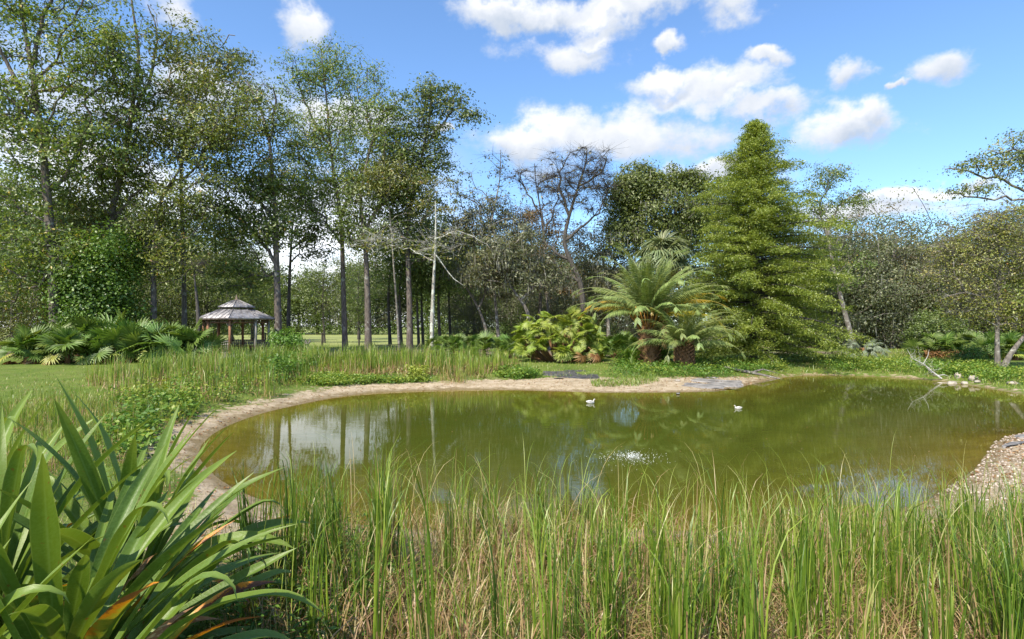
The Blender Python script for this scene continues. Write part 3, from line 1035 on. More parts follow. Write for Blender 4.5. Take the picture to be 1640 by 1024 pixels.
def plant_tree(k, px, D, hgt, label, group):
    """px at distance D; hgt rescales the kind's own height"""
    p = PR[k]
    ht0 = (12, 11.5, 11, 15, 15, 15, 15, 10.5)[k]
    x = (px - 820) / F * D
    root = empty(p['kind'], (x, D, float(gz(x, D))), label, 'tree', group)
    s = hgt / ht0
    root.scale = (s * rng.uniform(.9, 1.15), s * rng.uniform(.9, 1.15), s)
    root.rotation_euler.z = rng.uniform(0, 6.28)
    link('trunk', p['a'], root)
    link('crown', p['b'], root)
    if p['moss']:
        link('hanging_moss', p['moss'], root)
    return root


def ht(top, D):
    return (HY - top) / F * D + H - .33


# the oak wood east of the cypress
for k, px, D, top, lab in [
        (0, 1335, 45, 352, 'moss hung grey oak against the east flank of the cypress'), (1, 1385, 49, 345, 'brownish oak behind the silver palm'),
        (0, 1430, 44, 348, 'moss hung grey oak in the middle of the east wood, over the open grass'), (2, 1475, 52, 335, 'darker oak top showing behind the moss hung oaks'),
        (1, 1495, 45, 362, 'brown tinged oak behind the dark shrubs of the east lawn'), (0, 1545, 48, 345, 'grey oak rising behind the sallow tree'),
        (7, 1590, 42, 352, 'yellow green oak directly behind the sallow tree'), (1, 1640, 46, 330, 'brown tinged oak behind the leaning sallow stem'),
        (2, 1705, 44, 320, 'dark oak just past the leaning sallow stem'), (0, 1290, 50, 340, 'grey oak mostly hidden behind the cypress'),
        (2, 1400, 60, 330, 'dark round oak crown at the back of the east wood'), (2, 1330, 60, 330, 'dark oak crown showing above the moss hung oaks beside the cypress'),
        (0, 1790, 45, 320, 'grey oak beyond the leaning sallow stem'), (2, 1200, 52, 350, 'dark oak behind the cypress and the palms')]:
    plant_tree(k, px, D, ht(top, D), lab, 'oaks of the east wood')
# the wood west of the gazebo
for k, px, D, top, lab in [
        (3, -40, 38, 230, 'dark tree at the west edge of the woods'), (4, 30, 42, 260, 'dense tree between the west edge and the forking trunk'),
        (3, 110, 46, 250, 'dark tree filling in behind the forking trunk'), (4, 165, 44, 330, 'tree behind the vine covered mound'),
        (3, 225, 50, 300, 'dark tree seen through the limbs of the yellow green tree'), (4, 300, 52, 330, 'dense tree directly behind the stump and the gazebo'),
        (2, 330, 46, 400, 'low dark oak behind the gazebo roof'), (7, 20, 36, 400, 'low yellow green tree behind the west end of the palmetto thicket'),
        (2, 225, 42, 410, 'low dark oak between the vine mound and the stump'), (3, 370, 60, 350, 'tall dark tree beyond the gazebo roof'),
        (7, 290, 44, 430, 'low yellow green oak behind the stump'), (4, 405, 66, 388, 'oak standing out in the field beyond the gazebo'),
        (3, 575, 72, 400, 'dark oak out in the field between the dark trunks'), (4, 250, 60, 380, 'oak standing deep in the wood behind the stump'),
        (4, 70, 52, 255, 'tree filling the gap east of the forking trunk'), (3, 190, 56, 265, 'tall dark tree far behind the vine covered mound'),
        (4, 265, 50, 285, 'tree close behind the yellow green crown'), (3, 345, 54, 300, 'tall tree behind the gazebo and the stump'), (4, -10, 50, 240, 'tall tree at the back of the west edge of the woods')]:
    plant_tree(k, px, D, ht(top, D), lab, 'woods west of the gazebo')
# the middle, behind the low palmettos and palms
for k, px, D, top, lab in [
        (0, 760, 52, 420, 'grey oak behind the westward leaning tree'), (2, 820, 56, 410, 'dark oak behind the thick leaning trunk'),
        (0, 885, 50, 400, 'grey oak below the bare twig domes'), (1, 950, 54, 405, 'brownish oak behind the gnarled bare oak'),
        (0, 1010, 52, 400, 'grey oak behind the dense live oak'), (2, 1090, 55, 380, 'dark oak behind the cabbage palm')]:
    plant_tree(k, px, D, ht(top, D), lab, 'oaks behind the palms')
# the tree line beyond the hayfield
r_ = random.Random(3)
for q in range(26):
    px = 330 + q * 25 + r_.uniform(-8, 8)
    D = 112 + r_.uniform(0, 16)
    plant_tree(5 if r_.random() < .45 else 6, px, D, ht(r_.uniform(405, 432) if 395 < px < 600 else r_.uniform(360, 425), D), 'tree of the even wood line on the far side of the hayfield', 'wood line beyond the hayfield')
for q in range(34):
    px = -1500 + q * 110
    if 300 < px < 1000:
        continue
    D = 95 + r_.uniform(0, 20)
    plant_tree(5 if r_.random() < .5 else 6, px, D, 14 + r_.uniform(0, 3), 'distant tree glimpsed through the nearer woods', 'distant trees behind the nearer woods')


def undergrowth(name, label, polyc, n, hmax, mat, size=.2, cl=.5, per=40, tint=(.45, .25)):
    """shrubby mass along a belt: polyc is a world polygon (x, y)"""
    poly = np.array(polyc, float)
    lo, hi = poly.min(0), poly.max(0)
    P = rng.uniform(lo, hi, (n * 3, 2))
    P = P[inside(P[:, 0], P[:, 1], poly)][:n]
    hh = hmax * (.5 + .5 * np.clip(lump(P[:, 0], P[:, 1], .5, 5) + .5, 0, 1))
    T = np.stack([P[:, 0], P[:, 1], gz(P[:, 0], P[:, 1]) + rng.uniform(0, 1, len(P)) * hh], 1)
    me = crown_mesh(T, name, M[mat], per, size, cl, .7, tint=tint)
    tag(link(name, me), label, 'undergrowth', kind='stuff')


undergrowth('undergrowth', 'dark brushy undergrowth along the foot of the east wood', [(17, 46), (52, 43), (52, 50), (17, 52)], 330, 3.4, 'deep', .2, .6)
undergrowth('undergrowth', 'brush at the foot of the trees behind the palms', [(-4, 47), (17, 45), (17, 53), (-4, 55)], 200, 2.2, 'deep', .2, .55)
undergrowth('undergrowth', 'brush between the trunks west of the gazebo', [(-46, 33.5), (-21.5, 36), (-20, 44), (-46, 46)], 330, 3.6, 'oak', .18, .6)
undergrowth('undergrowth', 'low dark hedge line at the far edge of the hayfield', [(-70, 108), (40, 108), (40, 114), (-70, 114)], 420, 3.2, 'deep', .4, 1.0)

# vine covered mound that swallows the lower trunk
T = []
for (cx, cy, rx, ry, n) in [(160, 450, 50, 50, 120), (185, 410, 26, 40, 44), (140, 490, 40, 36, 60), (165, 505, 56, 30, 50)]:
    q = unit(rng.normal(size=(n, 3)))
    T.append(np.stack([(cx + q[:, 0] * rx - 820) / F * 31, 31 + q[:, 1] * 1.6, H - (cy + q[:, 2] * ry - HY) / F * 31], 1))
T = np.concatenate(T)
T = T[T[:, 2] > .35]
b = np.array([(160 - 820) / F * 31, 31, float(gz(-22.7, 31))])
root = empty('vine_mound', b, 'bright green mound of creeper swallowing a tree trunk behind the palmettos', 'vines')
link('foliage', crown_mesh(T, 'foliage', M['vine'], 80, .15, .38, .9, asp=.8, base=b), root)
S = Soup()
S.tube([(0, 0, -.1), (.2, 0, 1.6), (.1, 0, 3.2)], [.18, .14, .08], 8)
S.tube([(-.5, .2, -.1), (-.4, .1, 1.2), (-.1, 0, 2.4)], [.07, .05, .04], 6)
link('stem', S.mesh('stem', M['dark_bark'], True), root)


# --- the cypress: tiers of drooping feathery sprays round a straight trunk
def cypress():
    r = np.random.default_rng(21)
    D = 27.6
    x0 = (1205 - 820) / F * D
    base = np.array([x0, D, float(gz(x0, D))])
    prof_y = [200, 225, 260, 300, 330, 360, 400, 440, 480, 520, 550, 575, 592]
    prof_l = [2, 10, 30, 48, 66, 78, 90, 98, 108, 108, 98, 80, 45]
    prof_r = [2, 12, 32, 54, 76, 94, 114, 122, 134, 138, 128, 114, 84]
    S = Soup()
    top = 12.0
    z = np.linspace(0, top, 20)
    xs = .12 * np.sin(z * .6) + (z / top) * .10
    S.tube(np.stack([xs, xs * .3, z - .1 * (z == 0)], 1), .23 * (1 - z / top * .93) * (1 + .6 * np.exp(-z / .4)), 10)
    T, Dr = [], []
    for k in range(330):
        zz = top * (.045 + .945 * (k / 330) ** .92)
        py = HY - (zz + base[2] - H) / D * F
        a = k * 2.39996 + r.normal() * .3
        wl = np.interp(py, prof_y, prof_l) / F * D
        wr = np.interp(py, prof_y, prof_r) / F * D
        R = (wl if math.cos(a) < 0 else wr) * (r.uniform(.68, 1.04) if r.uniform() < .85 else r.uniform(1.0, 1.22))
        R *= 1 + .16 * math.sin(3 * a + zz * 1.7) + .08 * math.sin(5 * a - zz * 2.9)
        if zz > 8.0 and r.uniform() < .3:
            R *= 1.7
        rise = .15 + .55 * (zz / top)
        droop = .10 + .05 * R
        m = max(3, int(R / .22))
        s = np.linspace(0, 1, m + 1)
        hor = s * R
        ver = hor * rise * .7 - droop * s ** 2 * R
        px = xs[min(19, int(zz / top * 19))] + hor * math.cos(a)
        py_ = hor * math.sin(a)
        B = np.stack([px, py_, zz + ver], 1)
        S.tube(B, np.linspace(.012 + .012 * R, .005, m + 1), 4)
        for q in range(1, m + 1):
            if s[q] < .22 and zz < 8:
                continue
            T.append(B[q])
            Dr.append((math.cos(a), math.sin(a), s[q] * R))
    T = np.array(T)
    Dr = np.array(Dr)
    # sprays spread sideways from each branch, flat and drooping at the ends
    per = 4
    side = r.uniform(-1, 1, (len(T), per)) * .38
    fw = r.uniform(-.1, .3, (len(T), per))
    C = np.stack([T[:, 0, None] - Dr[:, 1, None] * side + Dr[:, 0, None] * fw, T[:, 1, None] + Dr[:, 0, None] * side + Dr[:, 1, None] * fw,
                  T[:, 2, None] - np.abs(side) * .3 - fw * .15 + r.normal(0, .04, side.shape)], -1).reshape(-1, 3)
    nl = 22
    off = r.normal(size=(len(C), nl, 3)) * [.15, .15, .05]
    P = (C[:, None] + off)
    P[..., 2] -= .6 * np.linalg.norm(off[..., :2], axis=2) * .8
    P = P.reshape(-1, 3)
    V, f = leaf_cloud(P, .115, .36, .7, .45, .05, r=r)
    tn = np.clip(np.repeat(r.normal(.52, .2, len(C)), nl) + r.normal(0, .16, len(P)), 0, 1)
    root = empty('bald_cypress', base, 'tall conical light green conifer with feathery drooping tiers at the water edge', 'tree')
    link('trunk', S.mesh('trunk', M['dark_bark'], True), root)
    link('crown', mesh_np('crown', V, [f], M['cypress'], tint=np.concatenate([tn, tn])), root)


cypress()


# ------------------------------------------------------------------ palms
def fan_mesh(name, mat, R=.7, n=20, span=4.4, pet=1.0, seed=0, droop=.25, tilt=.5, half=.045, stalk=True, tint=(.45, .2)):
    """a fan leaf: stalk along +X, folded pointed segments radiating from its end"""
    r = np.random.default_rng(seed)
    V, F3, F4, tn = [], [], [], []
    c = 0
    tilt = tilt * r.uniform(.2, 1.9)
    ct, st = math.cos(-tilt), math.sin(-tilt)
    for k in range(n):
        a = -span / 2 + span * (k + .5) / n + r.normal() * .03
        L = R * (1 - .22 * (abs(a) / (span / 2)) ** 2) * r.uniform(.9, 1.08)
        d = np.array([math.cos(a), math.sin(a), 0])
        s = np.array([-math.sin(a), math.cos(a), 0])
        w = L * span / n * .30
        dz = -droop * (.6 + r.uniform(0, .8))
        cup = .10
        pts = []
        for tt, ww in ((0.03, .15), (.5, 1.), (.8, .6), (1, 0)):
            cen = d * L * tt + np.array([0, 0, cup * math.sin(tt * 2) * R + dz * L * tt ** 3])
            pts.append((cen, ww * w))
        for cen, ww in pts[:3]:
            V += [cen - s * ww, cen + np.array([0, 0, -ww * .7]), cen + s * ww]
        V.append(pts[3][0])
        for q in range(2):
            o = c + q * 3
            F4 += [(o, o + 1, o + 4, o + 3), (o + 1, o + 2, o + 5, o + 4)]
        F3 += [(c + 6, c + 7, c + 9), (c + 7, c + 8, c + 9)]
        tv = float(np.clip(r.normal(tint[0], tint[1]), 0, 1))
        tn.append(tv)
        c += 10
    V = np.array(V)
    X = V[:, 0] * ct - V[:, 2] * st
    Zv = V[:, 0] * st + V[:, 2] * ct
    V = np.stack([X + pet, V[:, 1], Zv - .06 * pet * 0], 1)
    S = Soup()
    S.add(V, f3=F3, f4=F4)
    nf3, nf4 = len(F3), len(F4)
    if stalk:
        q = np.linspace(0, 1, 4)
        S.tube(np.stack([q * pet, q * 0, .05 * np.sin(q * PI)], 1), np.array([.016, .012, .010, .008]) * (1.4 if R > .5 else .8), 4)
    tl = np.concatenate([np.repeat(tn, 2), np.repeat(tn, 4), np.full(sum(len(f) for f in S.f4) - nf4, .7)])
    return S.mesh(name, M[mat], tint=tl)


def feather_mesh(name, mat, L=3.6, n=58, leaf=.42, arch=1.3, seed=0, wid=.028, vee=.7, rise=0.0, tint=(.45, .18), stiff=.3):
    """a feather leaf: arching midrib that starts along +X, two rows of leaflets"""
    r = np.random.default_rng(seed)
    q = np.linspace(0, 1, 15)
    th = rise - arch * q ** 1.5
    ds = L / 14
    P = np.concatenate([[[0, 0, 0]], np.cumsum(np.stack([np.cos(th[1:]), 0 * th[1:], np.sin(th[1:])], 1) * ds, 0)])
    P[:, 1] += .06 * L * q ** 2 * r.normal()
    S = Soup()
    S.tube(P, .028 * (1 - .85 * q) * L / 3.6, 4)
    nf = len(S.f4[0])
    V, F, tn = [], [], []
    c = S.n
    for k in range(n):
        s = .10 + .89 * k / (n - 1)
        p = np.array([np.interp(s, q, P[:, j]) for j in range(3)])
        i = min(13, int(s * 14))
        T = unit(P[i + 1] - P[i])
        Nn = unit(np.cross(T, [0, 1, 0])) * -1
        B = np.cross(Nn, T)
        ll = leaf * (math.sin(min(1, s * 1.15 + .12) * PI) ** .55 if s < .9 else .55) * r.uniform(.85, 1.1)
        for sg in (-1, 1):
            d = unit(T * (.62 + .5 * s) + B * sg * 1.0 + Nn * vee * r.uniform(.5, 1.2))
            a = p
            mid = p + d * ll * .5
            tip = p + d * ll + np.array([0, 0, -stiff * ll * r.uniform(.6, 1.3)])
            w = unit(np.cross(d, Nn)) * wid * .5
            V += [a - w * .5, a + w * .5, mid + w, mid - w, tip]
            F += [(c, c + 1, c + 2), (c, c + 2, c + 3), (c + 3, c + 2, c + 4)]
            tn += [float(np.clip(r.normal(tint[0], tint[1]), 0, 1))] * 3
            c += 5
    S.add(np.array(V))
    S.f3.append(np.array(F))
    return S.mesh(name, M[mat], tint=np.concatenate([tn, np.full(nf, .8)]))


def put_frond(me, root, loc, azim, elev, sc=1., roll=0., name='frond', label=None):
    o = link(name, me, root, loc)
    o.rotation_mode = 'QUATERNION'
    o.rotation_quaternion = Euler((0, 0, azim)).to_quaternion() @ Euler((0, -elev, 0)).to_quaternion() @ Euler((roll, 0, 0)).to_quaternion()
    o.scale = (sc, sc, sc)
    if label:
        o['label'] = label
    return o


FAN = [fan_mesh('frond', 'palmetto', .80, 22, 4.3, .95, s, .14, .45) for s in range(7)]
FANDRY = [fan_mesh('frond', 'dead', .66, 16, 4.0, .8, 20 + s, .6, .7) for s in range(2)]
FANYEL = [fan_mesh('frond', 'bright_palm', .72, 20, 4.4, .9, 30 + s, .3, .6, tint=(.75, .2)) for s in range(2)]
FANS = [fan_mesh('frond', 'bright_palm', .42, 20, 4.6, .42, 40 + s, .25, .5) for s in range(5)]
FANG = [fan_mesh('frond', 'cabbage', 1.0, 26, 4.9, 1.1, 50 + s, .75, .4) for s in range(4)]
FANO = [fan_mesh('frond', 'yellow', .56, 18, 4.4, .5, 60, .5, .6)]


def palmetto(px, D, n, sc, label, group, fans=FAN, dry=3, lean=(10, 85), name='saw_palmetto', z0=.12):
    x = (px - 820) / F * D
    b = (x, D, float(gz(x, D)))
    root = empty(name, b, label, 'palmetto', group)
    for k in range(n):
        e = math.radians(lean[0] + (lean[1] - lean[0]) * (1 - ((k + .5) / n) ** 1.2) + rng.normal() * 6)
        put_frond(fans[k % len(fans)], root, (rng.normal() * .12, rng.normal() * .12, z0 + rng.uniform(0, .3)), k * 2.4 + rng.normal() * .3, e,
                  sc * rng.uniform(.8, 1.15), rng.normal() * .75)
    for k in range(dry):
        put_frond(FANDRY[k % 2], root, (0, 0, z0), rng.uniform(0, 6.28), math.radians(rng.uniform(-8, 14)), sc * rng.uniform(.8, 1), rng.normal() * .4, label='dry brown frond')
    if True:
        put_frond(FANYEL[int(rng.integers(2))], root, (0, 0, z0), rng.uniform(3.6, 5.8), math.radians(rng.uniform(10, 35)), sc * .9, label='yellowish frond')
    S = Soup()
    S.tube([(0, 0, -.1), (.03, 0, .15), (.0, .02, .42)], [.14, .12, .09], 8)
    link('stem', S.mesh('stem', M['palm_bark'], True), root)
    return root


g = 'palmettos of the thicket beside the gazebo'
for (px, D, n, s, lab) in [
        (42, 26.2, 20, .85, 'low palmetto at the west end of the thicket, fronds spreading flat over the lawn'),
        (78, 27.6, 24, 1.0, 'palmetto just in from the west end of the thicket, behind its lowest plant'),
        (108, 26.2, 22, .92, 'front palmetto with flat pale fronds near the west end of the thicket'),
        (135, 28.4, 26, 1.14, 'tall palmetto below the vine covered mound, in the west half of the thicket'),
        (160, 26.6, 22, .92, 'front palmetto in the middle of the thicket, lawn before its dry skirt'),
        (178, 28.6, 26, 1.25, 'tallest palmetto of the thicket, upright fans against the dark wood'),
        (205, 27.0, 22, 1.0, 'front palmetto with dry grey fronds hanging at its foot'),
        (228, 28.6, 24, 1.12, 'palmetto at the foot of the bare trunk behind the thicket'),
        (250, 27.2, 22, 1.0, 'palmetto in the east half of the thicket, rising out of the reeds'),
        (275, 28.2, 24, 1.1, 'palmetto with wide upright fans, second from the gazebo'),
        (303, 27.6, 24, 1.02, 'palmetto at the east end of the thicket with fronds reaching to the gazebo')]:
    palmetto(px, D, n, s, lab, g)
g = 'low palmettos on the bank behind the reeds'
for (px, D, lab) in [(708, 34, 'low palmetto at the foot of the pale lichen covered trunk'), (728, 32.5, 'low palmetto second from the pale trunk'),
                     (752, 34, 'low palmetto under the westward leaning tree'), (775, 32, 'low palmetto in the middle of the low bank of fans'),
                     (800, 33.5, 'low dark palmetto just west of the round bright palm bush'), (818, 31, 'low palmetto touching the round bright palm bush'),
                     (965, 32, 'low dark palmetto on the east flank of the round bright palm bush'), (985, 30.5, 'low palmetto between the round bush and the date palm'),
                     (1000, 34, 'low palmetto in the shade behind the date palm trunk')]:
    palmetto(px, D, 18, .68, lab, g, dry=1, lean=(12, 75))
g = 'dark palmettos by the sallow tree'
for (px, D, lab) in [(1500, 31, 'dark palmetto over red brown litter at the west end of the east shrubbery'), (1530, 32.5, 'dark palmetto in the middle of the east shrubbery'),
                     (1558, 31, 'dark palmetto just west of the sallow tree stems'), (1585, 30, 'dark palmetto directly behind the upright sallow stem'),
                     (1625, 29, 'dark palmetto behind the leaning sallow stem')]:
    palmetto(px, D, 20, .74, lab, g, dry=2, lean=(12, 80))


# the round bright palm bush
def round_bush():
    D = 28.0
    x = (893 - 820) / F * D
    root = empty('needle_palm', (x, D, float(gz(x, D))), 'big round bright yellow green fan palm bush west of the date palm', 'palm bush')
    r = np.random.default_rng(5)
    S = Soup()
    for k in range(30):
        a = k * 2.39996
        el_ = math.asin(.12 + .86 * (k + .5) / 30)
        el_ -= .22
        top = np.array([1.95 * math.cos(el_) * math.cos(a), 1.5 * math.cos(el_) * math.sin(a), .40 + 2.1 * max(0, math.sin(el_)) * r.uniform(.85, 1.08)])
        S.tube([top * [.2, .2, 0] + [0, 0, -.1], top * [.7, .7, .45], top * [1, 1, .92]], [.09, .08, .06], 6)
        for q in range(9):
            e = math.radians(r.uniform(-5, 80))
            out_ = math.atan2(top[1], top[0])
            put_frond(FANS[int(r.integers(5))], root, tuple(top * [.9, .9, .92]), out_ + r.normal() * 1.0, e, r.uniform(.8, 1.15), r.normal() * .7)
    for k in range(3):
        a = r.uniform(-PI, 0)
        put_frond(FANDRY[k % 2] if k % 2 else FANO[0], root, (1.8 * math.cos(a), 1.4 * math.sin(a), r.uniform(.3, .6)), a, math.radians(r.uniform(-30, 10)), r.uniform(.5, .75), r.normal() * .6,
                  label='dry brown frond' if k % 2 else 'yellowing frond')
    put_frond(FANDRY[0], root, (1.35, -1.3, .75), -1.0, math.radians(-35), .75, label='rusty orange hanging frond')
    link('stems', S.mesh('stems', M['palm_bark'], True), root)['kind'] = 'stuff'


round_bush()


def feather_palm(px, D, name, label, trunk_h, trunk_r, fr, n, elev, sc, yellow=(), cat='palm tree', boot=True, start_low=0.0):
    x = (px - 820) / F * D
    root = empty(name, (x, D, float(gz(x, D))), label, cat)
    r = np.random.default_rng(int(px))
    S = Soup()
    zz = np.linspace(-.1, trunk_h, 9)
    S.tube(np.stack([zz * 0, zz * 0, zz], 1), trunk_r * (1 + .18 * np.sin(np.linspace(0, PI, 9))), 14)
    link('trunk', S.mesh('trunk', M['palm_bark'], True), root)
    if boot:     # cut leaf bases all over the trunk
        B = Soup()
        k = 0
        z = .05
        while z < trunk_h + .12:
            a = k * 2.39996
            c, s_ = math.cos(a), math.sin(a)
            rr = trunk_r * 1.05
            B.bar((rr * c * .85, rr * s_ * .85, z), (rr * c * 1.38, rr * s_ * 1.38, z + .20), .10 * trunk_r / .4, .035)
            k += 1
            z += trunk_h / 110
        link('leaf_bases', B.mesh('leaf_bases', M['palm_bark']), root)['kind'] = 'stuff'
    for k in range(n):
        f = (k + .5) / n
        e = math.radians(elev[0] + (elev[1] - elev[0]) * f ** 1.15 + r.normal() * 4)
        a = k * 2.39996 + r.normal() * .15
        yl = False
        for (ya, ye) in yellow:
            pass
        put_frond(fr[k % len(fr)], root, (.12 * math.cos(a), .12 * math.sin(a), trunk_h), a, e, sc * r.uniform(.9, 1.08), r.normal() * .25)
    return root


DATE = [feather_mesh('frond', 'date', 3.9, 66, .50, .85 + .2 * s, s, .032, .6, .1) for s in range(4)]
DATEY = [feather_mesh('frond', 'yellow', 3.7, 62, .46, 1.1, 11 + s, .036, .3, .1, stiff=.6) for s in range(2)]
root = feather_palm(1040, 25.2, 'date_palm', 'big date palm with a stout rusty trunk and yellowing lower fronds behind the beach', 2.22, .38, DATE, 70, (86, 14), .92)
for az_, e_, s_ in ((-.25, 20, 1.02), (.12, 12, 1.02), (PI + .3, 20, .95), (PI - .25, 14, .95), (-.5, 6, .97), (-.1, 28, 1.02)):
    put_frond(DATEY[0 if s_ > .96 else 1], root, (0, 0, 2.2), az_, math.radians(e_ + 8), s_ * .95, label='frond with orange yellow leaflets')
YS = [feather_mesh('frond', 'yellow', 1.5, 40, .2, 2.2, 17, .03, .3, .1)]
put_frond(YS[0], root, (.4, -.5, 2.05), -1.0, .7, 1.1, label='small curled bright yellow frond')
put_frond(YS[0], root, (0, -.5, 2.3), -1.9, .8, .8, label='small curled bright yellow frond')
# orange stalks where old fronds leave the trunk
S = Soup()
for k in range(40):
    a = k * 2.4
    S.bar((.4 * math.cos(a), .4 * math.sin(a), 1.55 + .3 * (k / 40)), (.95 * math.cos(a), .95 * math.sin(a), 2.3 + .4 * (k / 40)), .035)
mo, t, out = new_mat('orange_frond_base')
principled(t, out, (.42, .20, .04), .6)
link('frond_bases', S.mesh('frond_bases', mo), root)['kind'] = 'stuff'

DATE2 = [feather_mesh('frond', 'date', 3.0, 56, .42, 1.3 + .2 * s, 5 + s, .030, .5, .1) for s in range(3)]
feather_palm(1096, 24.0, 'date_palm', 'shorter date palm with a shaggy brown trunk and arching fronds, beside the cypress', .95, .31, DATE2, 44, (80, 14), .92)
SILV = [feather_mesh('frond', 'silver', 1.5, 44, .30, 2.1 + .2 * s, 8 + s, .022, .8, .15) for s in range(3)]
feather_palm(1384, 30.5, 'pindo_palm', 'small silvery palm with curled fronds on the grass east of the cypress', .28, .17, SILV, 26, (75, 15), 1.0, cat='small palm')


def cabbage():
    D = 34
    px = 1062
    x = (px - 820) / F * D
    root = empty('cabbage_palm', (x, D, float(gz(x, D))), 'tall grey green cabbage palm rising behind the date palm', 'palm tree')
    S = Soup()
    zc = (HY - 418) / F * D + H - .33
    zz = np.linspace(-.1, zc, 10)
    S.tube(np.stack([.1 * np.sin(zz), 0 * zz, zz], 1), .2, 10)
    link('trunk', S.mesh('trunk', M['palm_bark'], True), root)
    r = np.random.default_rng(9)
    for k in range(44):
        f = (k + .5) / 44
        put_frond(FANG[k % 4], root, (0, 0, zc), k * 2.4 + r.normal() * .2, math.radians(80 - 95 * f + r.normal() * 6), r.uniform(.85, 1.05), r.normal() * .25)
    for k in range(9):
        put_frond(FANDRY[k % 2], root, (0, 0, zc - .2), r.uniform(-1.2, .9), math.radians(r.uniform(-65, -15)), 1.25, label='dry tan frond hanging')


cabbage()


# ------------------------------------------------------------------ gazebo
def mat_simple(name, c0, c1, scale=8, rough=.7, stretch=(1, 1, 1), metal=0, bump=.3):
    m, t, out = new_mat(name)
    co = t.node('ShaderNodeTexCoord').outputs['Object']
    n = t.noise(t.mapping(co, stretch), scale, 6, .65)
    principled(t, out, t.mix(t.smooth(n, .3, .7), c0, c1), rough, t.bump(n, bump, .01), .4, metal)
    return m


MW = mat_simple('weathered_wood', (.10, .07, .05), (.30, .23, .17), 9, .85, (1, 1, .3))
MWR = mat_simple('reddish_wood', (.14, .065, .035), (.34, .17, .09), 9, .8, (1, 1, .3))
MWG = mat_simple('grey_weathered_wood', (.20, .18, .155), (.42, .38, .33), 10, .85, (1, 1, .3))
MT = mat_simple('galvanised_roof', (.15, .14, .15), (.40, .385, .40), 3, .5, (1.5, 1.5, .4), .45, .5)
MI = mat_simple('black_iron', (.015, .015, .015), (.05, .04, .035), 10, .5)


